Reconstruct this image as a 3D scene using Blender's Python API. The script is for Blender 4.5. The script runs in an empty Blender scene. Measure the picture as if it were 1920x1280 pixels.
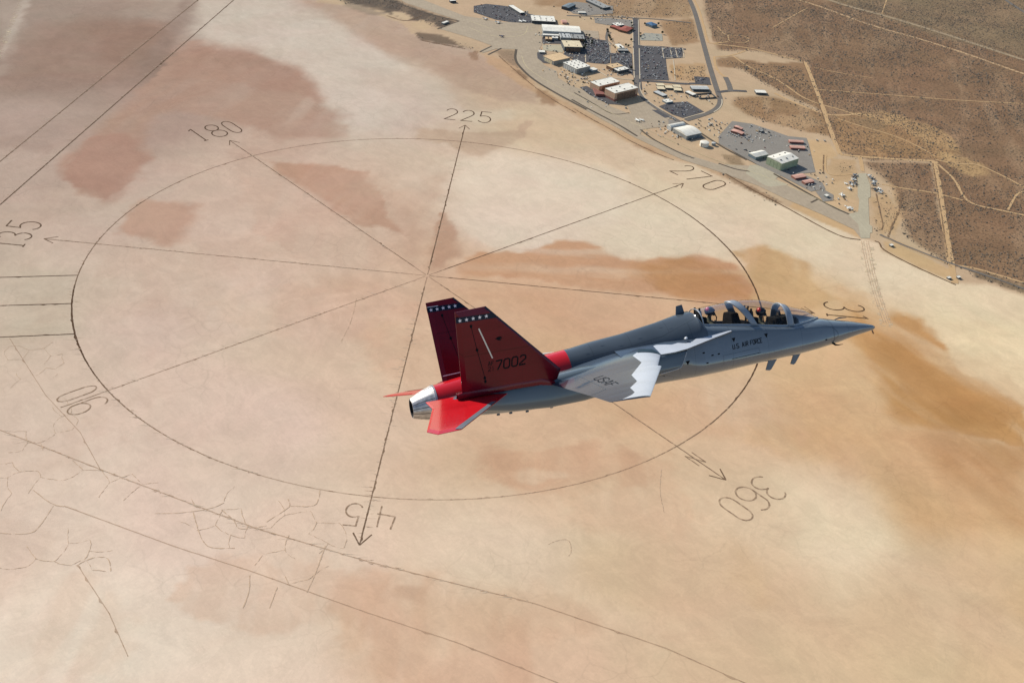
import bpy, bmesh, math, random
import numpy as np
from mathutils import Matrix, Vector
R = math.radians
random.seed(7)
SC = bpy.context.scene
COL = SC.collection

# ------------------------------------------------------------------ camera
FPX = 2142.06                       # focal length in pixels of a 1920 px wide frame
YAW, PIT, ROLL = R(224.12535), R(33.35033), R(5.04905)
CAM = np.array([1133.597, 1404.667, 1056.434])
_f = np.array([math.sin(YAW)*math.cos(PIT), math.cos(YAW)*math.cos(PIT), -math.sin(PIT)])
_r = np.array([math.cos(YAW), -math.sin(YAW), 0.0])
_u = np.cross(_r, _f)
CR = _r*math.cos(ROLL) + _u*math.sin(ROLL)
CU = -_r*math.sin(ROLL) + _u*math.cos(ROLL)
CF = _f
cam_d = bpy.data.cameras.new('camera'); cam = bpy.data.objects.new('camera', cam_d); COL.objects.link(cam)
cam_d.sensor_width = 36.0; cam_d.lens = 36.0*FPX/1920.0
cam_d.clip_start = 1.0; cam_d.clip_end = 120000.0
cam.matrix_world = Matrix(((CR[0], CU[0], -CF[0], CAM[0]), (CR[1], CU[1], -CF[1], CAM[1]),
                           (CR[2], CU[2], -CF[2], CAM[2]), (0, 0, 0, 1)))
SC.camera = cam

# ------------------------------------------------------------------ sky, sun, exposure
SUN_AZ, SUN_EL = 173.0, 32.0        # compass bearing (x east, y north) and height
world = bpy.data.worlds.new('World'); SC.world = world; world.use_nodes = True
wn = world.node_tree.nodes; wl = world.node_tree.links
bg = wn['Background']
sky = wn.new('ShaderNodeTexSky'); sky.sky_type = 'NISHITA'; sky.sun_disc = False
sky.sun_elevation = R(SUN_EL); sky.sun_rotation = R(SUN_AZ)
sky.altitude = 1700.0; sky.air_density = 1.0; sky.dust_density = 1.2; sky.ozone_density = 1.0
wl.new(sky.outputs[0], bg.inputs[0]); bg.inputs[1].default_value = 0.115
sun_d = bpy.data.lights.new('sun', 'SUN'); sun = bpy.data.objects.new('sun', sun_d); COL.objects.link(sun)
sun_d.energy = 4.5; sun_d.angle = R(0.53); sun_d.color = (1.0, 0.955, 0.89)
_sd = Vector((math.sin(R(SUN_AZ))*math.cos(R(SUN_EL)), math.cos(R(SUN_AZ))*math.cos(R(SUN_EL)), math.sin(R(SUN_EL))))
sun.rotation_euler = _sd.to_track_quat('Z', 'Y').to_euler(); sun.location = (0, 0, 2500)
VS = SC.view_settings
VS.view_transform = 'Standard'; VS.look = 'None'; VS.gamma = 1.0; VS.exposure = 0.48
VS.use_curve_mapping = False
SC.cycles.max_bounces = 8; SC.cycles.transparent_max_bounces = 12

# ------------------------------------------------------------------ helpers
def G(px, py, z=0.0):
    """world point on the horizontal plane z that the photograph shows at pixel (px, py)"""
    d = (px-960.0)/FPX*CR - (py-640.0)/FPX*CU + CF
    return CAM + d*((z-CAM[2])/d[2])
def G2(px, py, z=0.0):
    g = G(px, py, z); return (g[0], g[1])
def Za(x, y): return (900+x/5.053, y/5.053)
def Zb(x, y): return (1080+x/6.0, 100+y/6.0)
def Zc(x, y): return (1360+x/4.741, 180+y/4.741)
def Zd(x, y): return (1260+x/2.2864, y/2.2864)
def Ze(x, y): return (600+x/5.333, y/5.333)
def Zf(x, y): return (1130+x/11.294, 20+y/11.294)
def Zg(x, y): return (1560+x/11.636, 300+y/11.636)
def Zh(x, y): return (1000+x/14.218, 20+y/14.218)

def lin(c):
    return tuple(((v/255.0)/12.92 if v/255.0 <= 0.04045 else ((v/255.0+0.055)/1.055)**2.4) for v in c)

def mesh(name, verts, faces, mats=None, parent=None, midx=None, smooth=None, link=True):
    me = bpy.data.meshes.new(name)
    me.from_pydata([tuple(map(float, v)) for v in verts], [], faces)
    if mats is not None:
        for m in (mats if isinstance(mats, (list, tuple)) else [mats]): me.materials.append(m)
    if midx is not None: me.polygons.foreach_set('material_index', midx)
    if smooth is not None:
        me.shade_smooth(); me.set_sharp_from_angle(angle=R(smooth))
    me.update()
    o = bpy.data.objects.new(name, me)
    if link: COL.objects.link(o)
    if parent is not None: o.parent = parent
    return o

def empty(name, loc=(0, 0, 0), rz=0.0):
    o = bpy.data.objects.new(name, None); COL.objects.link(o); o.location = loc; o.rotation_euler = (0, 0, rz)
    o.empty_display_size = 0.5
    return o

def tag(o, label=None, cat=None, group=None, kind=None):
    if label: o['label'] = label
    if cat: o['category'] = cat
    if group: o['group'] = group
    if kind: o['kind'] = kind
    return o

# ---- materials
def newmat(name):
    m = bpy.data.materials.new(name); m.use_nodes = True
    nt = m.node_tree; b = nt.nodes['Principled BSDF']
    return m, nt, b
def pmat(name, col, rough=0.5, metal=0.0, coat=0.0, var=0.0, scale=1.0, spec=0.5, bump=0.0, bscale=None):
    """plain painted / mineral surface with some procedural unevenness"""
    m, nt, b = newmat(name)
    b.inputs['Roughness'].default_value = rough; b.inputs['Metallic'].default_value = metal
    b.inputs['Coat Weight'].default_value = coat; b.inputs['Coat Roughness'].default_value = 0.04
    b.inputs['Specular IOR Level'].default_value = spec
    if var > 0:
        tc = nt.nodes.new('ShaderNodeTexCoord'); n = nt.nodes.new('ShaderNodeTexNoise')
        n.inputs['Scale'].default_value = scale; n.inputs['Detail'].default_value = 5.0
        r = nt.nodes.new('ShaderNodeMapRange'); r.inputs[1].default_value = 0.3; r.inputs[2].default_value = 0.7
        r.inputs[3].default_value = 1-var; r.inputs[4].default_value = 1+var
        mx = nt.nodes.new('ShaderNodeVectorMath'); mx.operation = 'SCALE'; mx.inputs[0].default_value = col[:3]
        nt.links.new(tc.outputs['Object'], n.inputs['Vector']); nt.links.new(n.outputs[0], r.inputs[0])
        nt.links.new(r.outputs[0], mx.inputs['Scale']); nt.links.new(mx.outputs[0], b.inputs['Base Color'])
        if bump > 0:
            bp = nt.nodes.new('ShaderNodeBump'); bp.inputs['Strength'].default_value = bump
            nt.links.new(n.outputs[0], bp.inputs['Height']); nt.links.new(bp.outputs[0], b.inputs['Normal'])
    else:
        b.inputs['Base Color'].default_value = (*col[:3], 1)
    return m
# ================================================================== ground
# ---- value noise (numpy), in ground metres
_rng = np.random.default_rng(11)
_lat = _rng.random((256, 256))
def vnoise(x, y):
    xi = np.floor(x).astype(int); yi = np.floor(y).astype(int); fx = x-xi; fy = y-yi
    fx = fx*fx*(3-2*fx); fy = fy*fy*(3-2*fy)
    a = _lat[xi % 256, yi % 256]; b = _lat[(xi+1) % 256, yi % 256]; c = _lat[xi % 256, (yi+1) % 256]; d = _lat[(xi+1) % 256, (yi+1) % 256]
    return (a*(1-fx)+b*fx)*(1-fy)+(c*(1-fx)+d*fx)*fy
def fbm(x, y, size, octv=4, seed=0):
    v = 0.0; amp = 1.0; tot = 0.0; s = 1.0/size
    for o in range(octv):
        v = v+amp*vnoise(x*s+17.3*o+seed*5.1, y*s-9.7*o+seed*3.3); tot += amp; amp *= .5; s *= 2.03
    return v/tot-.5
def sdist(X, Y, poly):
    """signed distance (m) to a polygon, negative inside"""
    P = np.array(poly, float); n = len(P); d2 = np.full(X.shape, 1e18); ins = np.zeros(X.shape, bool)
    for i in range(n):
        ax, ay = P[i]; bx, by = P[(i+1) % n]; ex, ey = bx-ax, by-ay
        t = np.clip(((X-ax)*ex+(Y-ay)*ey)/(ex*ex+ey*ey+1e-9), 0, 1)
        d2 = np.minimum(d2, (X-ax-t*ex)**2+(Y-ay-t*ey)**2)
        c = ((ay > Y) != (by > Y)) & (X < ex*(Y-ay)/(by-ay+1e-12)+ax); ins ^= c
    d = np.sqrt(d2); return np.where(ins, -d, d)
def sstep(x): x = np.clip(x, 0, 1); return x*x*(3-2*x)

# ---- ground sheet: fine where the lake bed is seen, widening to the horizon
VAZ = np.array([math.sin(YAW), math.cos(YAW)]); VRT = np.array([math.cos(YAW), -math.sin(YAW)])
dep = np.linspace(R(51.5), R(13.6), 430); urow = CAM[2]/np.tan(dep)
urow = np.concatenate([[-60000, -25000, -9000, -3000, -800, 100, 500], urow, [4700, 5200, 5900, 7000, 8800, 12000, 18000, 28000, 45000, 70000]])
vcol = np.linspace(-1750, 1800, 860)
vcol = np.concatenate([[-70000, -40000, -22000, -12000, -7000, -4200, -3000, -2200], vcol, [2200, 3000, 4200, 7000, 12000, 22000, 40000, 70000]])
UU, VV = np.meshgrid(urow, vcol, indexing='ij')
GX = (CAM[0]+VAZ[0]*UU+VRT[0]*VV).ravel(); GY = (CAM[1]+VAZ[1]*UU+VRT[1]*VV).ravel()
nr, nc = UU.shape

# ---- soil colours read off the photograph (pixel, sRGB), spread smoothly over the ground
SMP = [(30,50,178,158,142),(150,60,174,150,134),(250,120,166,137,121),(100,150,174,149,134),(60,230,186,162,147),(330,230,182,155,139),
 (520,60,192,176,160),(650,120,202,184,168),(800,150,202,183,163),(760,70,188,165,145),(870,130,192,166,143),(950,170,198,171,143),(700,200,204,186,170),
 (60,330,190,168,152),(200,400,200,177,159),(400,440,206,181,161),(60,560,197,178,157),(300,600,207,181,163),(450,560,207,184,164),(600,600,205,178,156),
 (560,450,206,180,159),(480,350,203,176,156),(700,560,200,168,141),(640,470,205,178,156),(780,330,206,184,161),
 (1000,330,214,194,170),(1000,430,214,193,173),(900,330,212,192,169),(1150,310,207,184,155),(1060,250,207,183,152),(1300,420,215,195,168),(1500,440,216,196,166),(1700,520,218,198,168),
 (1200,420,214,195,169),(1250,340,214,194,163),(930,520,203,168,137),(1100,600,197,159,129),(900,600,205,170,138),(1000,560,200,160,124),(1050,660,206,170,134),
 (300,760,209,184,164),(100,800,207,183,163),(500,800,213,187,168),(700,800,210,182,156),(650,700,208,181,156),(900,830,207,175,143),(1050,850,210,178,145),(1250,760,206,170,133),
 (1400,760,209,180,150),(1550,720,208,173,131),(1350,700,208,173,134),(1800,560,218,198,164),(1880,650,223,203,165),(1600,800,207,168,125),
 (100,950,216,193,173),(100,1200,224,206,185),(400,1150,225,204,184),(300,1000,219,196,176),(600,1000,216,191,168),(700,1150,216,188,161),(900,1000,217,192,165),
 (950,1200,217,188,158),(1150,1000,212,186,155),(1250,1100,209,179,147),(1500,930,211,184,152),(1580,1050,222,200,168),(1450,1000,214,188,156),(1800,1180,213,186,150),(1500,1220,215,187,152),(1700,1270,213,187,150),
 (1300,1000,211,184,152),(500,1270,222,199,176),(20,1270,228,211,190),(1900,1270,211,184,146),(1900,1080,205,172,125),(1750,960,203,165,120),
 (1500,560,205,172,130),(1580,620,206,170,127),(1450,640,207,172,132)]
def vignette(px, py):                 # corner vignette put into the soil colour: darker towards the top left
    f = float(np.interp(py, [0, 150, 250, 350, 500, 700], [.66, .72, .82, .88, .94, 1.0]))
    f = f**float(np.interp(px, [0, 400, 520], [1.0, 1.0, .15])); k_ = float(np.interp(f, [.66, 1], [1, 0]))
    return f*np.array([1.0, 1-.035*k_, 1-.09*k_])
sp = np.array([G2(s[0], s[1]) for s in SMP]); scol = np.array([np.array(lin(s[2:]))*(vignette(s[0], s[1]) if s[0]+s[1]*1.2 < 1400 else 1) for s in SMP])
num = np.zeros((GX.size, 3)); den = np.zeros(GX.size)
wx = fbm(GX, GY, 260, 3, 1)*150; wy = fbm(GX, GY, 260, 3, 2)*150
for (sx, sy), c in zip(sp, scol):
    w = 1.0/(((GX+wx-sx)**2+(GY+wy-sy)**2)+55.0**2)**1.7
    num += w[:, None]*c; den += w
SOIL = num/den[:, None]
SCRUB = np.zeros(GX.size)

def stain(pix, col, amt=1.0, soft=18.0, warp=30.0, wsize=90.0, conv=None, streak=0.0, sd=0, sdir=None):
    """blend a soil colour inside a traced outline (pixels -> ground), with an uneven edge"""
    poly = [G2(*p) for p in pix]; P = np.array(poly)
    pad = 150+soft+warp
    k = np.where((GX > P[:, 0].min()-pad) & (GX < P[:, 0].max()+pad) & (GY > P[:, 1].min()-pad) & (GY < P[:, 1].max()+pad))[0]
    if len(k) == 0: return
    x, y = GX[k], GY[k]
    d = sdist(x, y, poly)+fbm(x, y, wsize, 5, sd)*3.6*warp+fbm(x, y, wsize*.22, 3, sd+40)*1.1*warp
    m = sstep(.5-d/(soft*(.3+3.4*np.clip(fbm(x, y, 190, 3, sd+60)+.3, 0, 1))))*amt
    cx_, cy_ = np.mean([p[0] for p in pix]), np.mean([p[1] for p in pix])
    dk = vignette(cx_, cy_)**.6 if (sd < 42 or sd >= 80) and cx_+cy_*1.2 < 1400 else 1.0
    if streak:
        a_ = G2(*sdir[0]) if sdir else (0, 0); b_ = G2(*sdir[1]) if sdir else (.8, .55)
        l_ = math.hypot(b_[0]-a_[0], b_[1]-a_[1]); ux, uy = (b_[0]-a_[0])/l_, (b_[1]-a_[1])/l_
        al = x*ux+y*uy; ac = -x*uy+y*ux; ac = ac+fbm(x, y, 120, 2, sd+8)*30
        m = m*np.clip(1-streak+streak*2.2*sstep(fbm(al/7.0, ac, 34, 5, sd+3)*1.5+.5), 0, 1.15)
    m = np.clip(m, 0, 1)
    SOIL[k] = SOIL[k]*(1-m[:, None])+np.array(lin(col))*dk*m[:, None]
def scrubland(pix, amt, soft=14, warp=8, sd=0):
    poly = [G2(*p) for p in pix]
    d = sdist(GX, GY, poly)+fbm(GX, GY, 60, 3, sd)*2*warp
    m = sstep(.5-d/soft)*amt
    SCRUB[:] = np.maximum(SCRUB, m)

# ---- damp and dusty patches on the lake bed
stain([(20,110),(60,45),(150,35),(230,40),(310,45),(300,90),(240,150),(160,160),(60,150),(20,170)], (166,136,117), .6, 60, 25, 120, sd=1)
stain([(170,60),(260,32),(315,40),(300,75),(230,110),(180,115)], (160,128,109), .7, 50, 25, 90, sd=2)
stain([(345,0),(372,0),(355,40),(310,95),(270,140),(250,130),(300,70)], (158,133,118), .7, 30, 10, 60, sd=3)
stain([(355,75),(385,70),(420,84),(470,92),(520,118),(565,125),(590,150),(602,175),(606,196),(640,200),(668,215),(640,250),(580,262),(520,262),(470,240),(420,225),(350,200),(280,215),(262,280),(240,340),(200,375),(150,360),(115,330),(125,300),(175,255),(225,205),(290,140)], (180,146,125), .8, 26, 22, 110, streak=.25, sd=4)
stain([(380,70),(430,84),(500,110),(560,126),(596,160),(604,190),(560,180),(480,165),(400,150),(330,150),(320,120)], (172,136,115), .6, 30, 20, 100, sd=5)
stain([(125,290),(180,255),(240,250),(265,290),(245,340),(205,375),(140,355),(112,330)], (174,137,117), .9, 34, 22, 90, sd=6)
stain([(270,380),(330,375),(372,385),(372,412),(342,430),(338,455),(320,462),(270,450),(210,440),(235,405)], (186,150,127), .9, 20, 14, 70, sd=7)
stain([(470,245),(560,230),(650,235),(640,255),(560,285),(500,300),(440,300)], (182,152,132), .5, 40, 22, 100, sd=8)
stain([(500,300),(560,305),(640,308),(686,322),(684,342),(700,345),(725,365),(745,420),(760,440),(715,425),(670,420),(620,395),(560,350),(520,330)], (184,147,122), .9, 16, 14, 70, streak=.2, sd=9)
stain([(640,325),(735,345),(800,360),(828,330),(822,400),(800,470),(770,490),(740,440),(700,380)], (190,158,134), .7, 50, 22, 80, streak=.3, sd=10)
stain([(830,400),(858,440),(860,480),(835,500),(808,505),(812,450)], (176,138,112), .8, 26, 10, 60, sd=11)
stain([(640,0),(560,0),(600,20),(660,60),(720,95),(800,130),(870,165),(940,185),(1000,190),(1010,170),(960,130),(900,100),(830,80),(760,45)], (182,155,132), .75, 40, 20, 90, streak=.3, sd=12)
stain([(690,55),(800,80),(900,130),(870,150),(790,115),(720,85)], (174,146,124), .5, 40, 18, 90, sd=13)
stain([(370,0),(520,0),(600,20),(670,70),(720,110),(800,150),(860,190),(900,220),(830,225),(760,190),(720,245),(670,215),(610,195),(600,160),(560,122),(500,105),(400,80),(370,60)], (206,190,172), .55, 40, 20, 110, sd=14)
stain([(780,240),(860,250),(960,245),(1000,225),(990,255),(930,285),(900,300),(880,290),(840,272),(780,262)], (186,160,134), .75, 16, 16, 60, sd=15)
stain([(810,210),(960,205),(965,225),(900,235)], (214,197,172), .6, 20, 8, 60, sd=16)
stain([(1000,465),(1060,452),(1110,460),(1140,472),(1190,485),(1260,480),(1300,472),(1350,482),(1380,500),(1420,540),(1440,556),(1400,560),(1330,575),(1240,556),(1120,540),(1000,525),(870,515),(850,495),(900,480)], (190,146,112), .85, 18, 14, 80, streak=.6, sdir=((1000,500),(1300,505)), sd=17)
stain([(1180,486),(1300,478),(1370,500),(1410,540),(1400,556),(1300,560),(1230,540),(1180,520)], (180,132,88), .75, 40, 20, 90, streak=.6, sdir=((1000,500),(1300,505)), sd=18)
stain([(1370,470),(1430,462),(1480,480),(1510,495),(1520,520),(1545,545),(1570,560),(1530,580),(1450,575),(1420,560),(1395,510)], (196,160,116), .85, 22, 14, 70, streak=.25, sd=19)
stain([(870,520),(1000,528),(1200,555),(1290,570),(1250,610),(1120,620),(960,590),(860,570)], (203,165,132), .6, 40, 24, 90, streak=.25, sdir=((1000,500),(1300,505)), sd=20)
stain([(1578,540),(1620,555),(1635,580),(1660,600),(1690,590),(1722,600),(1740,625),(1770,665),(1800,690),(1840,710),(1890,735),(1930,760),(1940,850),(1900,840),(1840,815),(1770,800),(1700,790),(1660,760),(1630,700),(1600,650),(1560,620),(1590,590)], (190,146,96), .9, 22, 14, 80, streak=.65, sdir=((1600,620),(1900,830)), sd=21)
stain([(1640,640),(1680,620),(1720,640),(1760,690),(1820,730),(1900,780),(1920,830),(1830,810),(1740,795),(1690,770),(1655,710)], (180,134,82), .7, 50, 18, 80, streak=.8, sdir=((1600,620),(1900,830)), sd=22)
stain([(1560,620),(1620,680),(1655,760),(1690,790),(1640,800),(1560,790),(1480,740),(1440,690),(1450,640)], (208,172,132), .5, 60, 25, 110, sd=23)
stain([(1340,805),(1400,790),(1450,785),(1520,795),(1580,810),(1610,805),(1660,790),(1760,805),(1860,820),(1940,845),(1940,1000),(1880,980),(1800,990),(1720,1000),(1690,960),(1650,900),(1620,860),(1560,850),(1480,850),(1380,830)], (203,164,122), .55, 40, 22, 110, streak=.4, sdir=((1600,620),(1900,830)), sd=24)
stain([(1740,815),(1940,850),(1940,985),(1860,960),(1790,900)], (180,136,92), .75, 80, 25, 130, streak=.3, sdir=((1600,620),(1900,830)), sd=25)
stain([(1520,860),(1600,845),(1640,875),(1620,905),(1540,905)], (200,166,130), .5, 50, 18, 80, streak=.3, sd=26)
stain([(1470,910),(1600,905),(1650,930),(1670,990),(1690,1000),(1640,1060),(1590,1130),(1540,1090),(1480,1030)], (222,201,169), .7, 60, 22, 120, sd=27)
stain([(1040,1040),(1150,1015),(1290,1010),(1400,1025),(1520,1085),(1590,1130),(1640,1080),(1720,1005),(1820,1010),(1940,1060),(1940,1200),(1600,1200),(1300,1160),(1100,1100)], (207,177,144), .7, 60, 22, 140, sd=28)
stain([(1380,1030),(1440,1060),(1450,1130),(1420,1150),(1390,1090)], (203,172,134), .5, 60, 18, 90, sd=29)
stain([(640,1085),(740,1100),(800,1120),(960,1110),(1100,1130),(1090,1180),(960,1190),(860,1190),(760,1170),(660,1140)], (206,173,143), .6, 40, 22, 90, streak=.3, sd=30)
stain([(745,1098),(798,1102),(794,1130),(770,1118),(745,1112)], (184,150,124), .7, 8, 6, 30, sd=31)
stain([(620,1220),(740,1210),(860,1250),(960,1290),(700,1300)], (208,176,146), .5, 40, 20, 90, streak=.3, sd=32)
stain([(900,830),(1000,850),(1090,835),(1180,850),(1240,870),(1120,905),(1000,920),(920,900),(900,870)], (203,166,134), .55, 24, 16, 70, streak=.4, sd=33)
stain([(960,888),(1000,880),(1060,890),(1000,905),(965,902)], (222,202,172), .6, 10, 8, 40, sd=34)
stain([(900,1000),(1000,990),(1060,1010),(1040,1080),(960,1110),(880,1100),(800,1060),(800,1000)], (217,193,167), .4, 40, 22, 90, sd=35)
stain([(200,900),(330,880),(420,940),(360,1010),(260,1010)], (216,192,172), .4, 50, 22, 90, sd=36)
stain([(700,600),(800,590),(880,620),(860,720),(760,760),(690,700)], (214,187,155), .5, 50, 24, 90, streak=.3, sd=37)
stain([(860,300),(1000,290),(1160,330),(1180,420),(1060,440),(930,470),(850,420)], (218,201,178), .5, 40, 22, 120, sd=38)
stain([(0,500),(140,512),(138,630),(0,640)], (194,176,154), .6, 20, 10, 70, sd=39)
stain([(0,0),(60,0),(30,70),(5,140),(0,140)], (184,166,150), .6, 30, 12, 70, streak=.4, sd=40)
stain([(40,0),(58,0),(30,55),(5,110),(0,105),(18,60)], (198,182,166), .7, 10, 6, 40, streak=.4, sd=41)

V_ = ((900,1000),(890,1150))                                       # drainage runs towards the camera here
for i_, (pix_, col_, am_) in enumerate([
    ([(640,1090),(760,1080),(900,1110),(1010,1150),(1000,1280),(880,1300),(700,1290),(630,1200)], (203,166,136), .55),
    ([(880,835),(960,850),(1080,838),(1200,852),(1240,880),(1120,912),(980,925),(900,905)], (198,158,126), .55),
    ([(330,1040),(480,1060),(640,1080),(620,1180),(480,1200),(340,1150)], (210,176,150), .45),
    ([(0,1090),(160,1080),(260,1160),(220,1260),(60,1290),(0,1280)], (214,186,162), .4),
    ([(1180,730),(1330,740),(1480,760),(1500,830),(1380,800),(1250,830),(1160,790)], (202,164,130), .4),
    ([(700,590),(800,560),(870,640),(800,720),(690,700)], (203,166,138), .45),
    ([(430,520),(700,540),(760,600),(600,650),(420,600)], (205,172,148), .35),
    ([(1040,880),(1230,870),(1330,930),(1280,1000),(1120,1000),(1050,950)], (205,170,138), .4),
    ([(450,330),(620,380),(780,500),(640,500),(480,430)], (198,164,142), .35)]):
    stain(pix_, col_, am_, 26, 24, 70, streak=.85, sdir=V_, sd=80+i_)

# ---- mottling of the crust: silt sheets, drained hollows, wind streaks
def mottle():
    x, y = GX, GY
    wx2 = fbm(x, y, 180, 4, 71)*220; wy2 = fbm(x, y, 180, 4, 72)*220
    f1 = fbm(x+wx2, y+wy2, 240, 5, 73); f2 = fbm(x-wy2*.6, y+wx2*.6, 75, 5, 74)
    al = (x*.45+y*.89); ac = (-x*.89+y*.45)+fbm(x, y, 150, 3, 75)*60
    f3 = fbm(al/5.0, ac, 26, 5, 76)
    patch = sstep(fbm(x, y, 420, 3, 77)*2.2+.5)
    dk_ = sstep((f1-.02)/.07)*.55+sstep((f2-.05)/.05)*.45*patch
    lt_ = sstep((-f1-.05)/.06)*.5+sstep((-f2-.07)/.05)*.5*patch
    mul = 1+np.outer(dk_, np.array([-.055, -.085, -.10]))+np.outer(lt_, np.array([.03, .045, .055]))
    mul *= 1+np.outer(f3*(.15+.85*patch), np.array([.11, .14, .16]))
    rim = np.exp(-((f1-.02)/.010)**2)*.05*patch                       # pale silt rims along the hollows
    mul += rim[:, None]
    SOIL[:] = SOIL*mul
mottle()

# ---- shore, dirt and brush country
LAND = [(585,-60),(596,4),(640,10),(700,26),(752,44),(770,62),(800,78),(850,84),(885,92),(905,104),(925,112),(965,140),(1005,170),(1050,192),(1100,222),(1160,250),(1220,276),(1290,304),(1380,345),(1470,385),(1560,425),(1612,446),(1650,455),(1656,471),(1720,503),(1790,530),(1850,533),(1925,556),(2300,640),(2700,300),(2300,-300),(600,-200)]
stain(LAND, (189,163,131), .95, 10, 4, 30, sd=42)
stain([(905,100),(960,118),(1010,165),(1100,214),(1170,246),(1260,290),(1290,306),(1230,290),(1150,252),(1040,195),(960,150),(920,120)], (186,152,116), .8, 12, 6, 40, sd=43)
SCR = (138, 109, 82)
stain([(1312,-40),(1330,60),(1350,95),(1420,95),(1515,118),(1530,180),(1560,255),(1575,285),(1610,297),(1750,302),(1765,380),(1785,500),(1830,505),(1925,540),(2300,600),(2700,300),(2300,-300),(1300,-200)], SCR, .95, 16, 6, 50, streak=.2, sd=44)
stain([(1560,0),(1650,30),(1780,75),(1920,110),(2200,180),(2400,0),(2000,-200),(1500,-150)], (138,117,90), .9, 30, 10, 60, streak=.2, sd=45)
stain([(1340,110),(1370,107),(1430,118),(1510,118),(1545,210),(1460,170),(1390,128),(1345,125)], (134,102,70), .8, 10, 4, 30, sd=46)
stain([(1380,182),(1440,180),(1500,195),(1550,215),(1560,256),(1480,240),(1400,215),(1372,195)], (150,118,84), .8, 14, 5, 30, streak=.3, sd=47)
stain([(1560,215),(1620,215),(1690,225),(1760,255),(1795,270),(1800,290),(1760,298),(1620,294),(1575,282)], (166,131,92), .75, 16, 8, 40, streak=.3, sd=48)
stain([(1460,215),(1520,215),(1548,235),(1500,245),(1460,232)], (178,148,112), .8, 14, 8, 40, streak=.3, sd=49)
stain([(1600,212),(1650,208),(1700,222),(1760,240),(1795,262),(1790,280),(1740,272),(1690,240),(1640,230)], (184,151,108), .8, 12, 8, 40, streak=.4, sd=50)
stain([(1760,286),(1800,292),(1845,308),(1855,325),(1830,336),(1795,322),(1765,300)], (182,149,106), .8, 12, 8, 40, streak=.4, sd=51)
stain([(1592,222),(1640,222),(1672,238),(1640,246),(1600,232)], (140,116,86), .6, 10, 6, 30, streak=.5, sd=52)
stain([(1555,296),(1600,300),(1610,325),(1585,340),(1560,345),(1552,320)], (184,150,108), .6, 12, 6, 30, sd=53)
stain([(1515,262),(1555,268),(1572,292),(1550,300),(1545,322),(1528,318)], (196,164,122), .85, 6, 2, 20, sd=54)
stain([(1560,340),(1605,335),(1610,395),(1560,398),(1530,372)], (198,168,128), .7, 8, 4, 25, sd=55)
stain([(1490,378),(1560,405),(1610,428),(1612,446),(1560,425),(1480,388)], (198,164,120), .85, 6, 2, 20, sd=56)
stain([(1636,372),(1660,362),(1690,395),(1690,420),(1655,440),(1636,420)], (188,154,112), .7, 10, 6, 30, sd=57)
stain([(1656,452),(1680,456),(1785,506),(1786,528),(1720,500),(1660,468)], (196,164,120), .85, 6, 2, 20, sd=58)
stain([(1668,340),(1690,355),(1700,400),(1676,440),(1660,430),(1680,395)], (192,158,116), .6, 10, 6, 30, sd=59)
stain([(1180,-40),(1285,-40),(1300,28),(1290,36),(1130,30),(1105,20),(1000,10),(1000,-40)], (150,118,84), .7, 14, 6, 40, streak=.3, sd=60)
stain([(1238,40),(1300,36),(1312,80),(1262,86),(1246,64)], (150,117,82), .8, 8, 4, 30, sd=61)
stain([(1256,122),(1320,118),(1330,152),(1262,152)], (178,142,98), .8, 8, 4, 30, streak=.3, sd=62)
stain([(596,-20),(700,-20),(760,8),(860,42),(825,52),(795,40),(760,38),(720,22),(660,8)], (100,86,72), .95, 10, 4, 25, streak=.3, sd=63)
stain([(640,10),(662,6),(722,26),(700,30)], (148,130,110), .8, 6, 3, 25, sd=64)
stain([(730,24),(752,22),(776,33),(762,40)], (196,172,138), .9, 5, 2, 20, sd=65)
stain([(770,44),(790,38),(815,45),(800,56),(780,54)], (190,165,130), .8, 5, 3, 20, sd=66)
stain([(775,60),(800,62),(840,70),(868,90),(840,84),(790,76)], (104,86,70), .85, 8, 6, 25, sd=67)
stain([(930,95),(966,94),(968,112),(985,130),(965,125),(940,110)], (140,118,94), .8, 6, 3, 25, sd=68)
stain([(962,132),(975,132),(992,146),(985,150)], (120,92,66), .8, 4, 2, 20, sd=69)
stain([(1005,165),(1020,170),(1045,190),(1042,198),(1015,196),(1008,185)], (142,106,76), .7, 8, 6, 25, sd=70)
stain([(880,100),(895,96),(898,112),(885,116)], (140,106,78), .7, 6, 5, 20, sd=71)
stain([(1190,272),(1210,276),(1240,290),(1220,288)], (150,112,80), .6, 6, 5, 20, sd=72)
stain([(1352,325),(1375,332),(1470,380),(1455,382),(1380,345)], (142,114,86), .75, 5, 3, 20, streak=.3, sd=73)
stain([(1295,305),(1345,322),(1372,336),(1330,322)], (178,142,108), .7, 5, 3, 20, streak=.3, sd=74)
stain([(1815,505),(1850,510),(1925,538),(1925,552),(1860,530),(1830,520)], (122,104,80), .75, 8, 5, 25, streak=.4, sd=75)
stain([(1352,290),(1385,292),(1400,312),(1370,310)], (128,108,80), .7, 6, 4, 20, sd=76)

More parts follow.
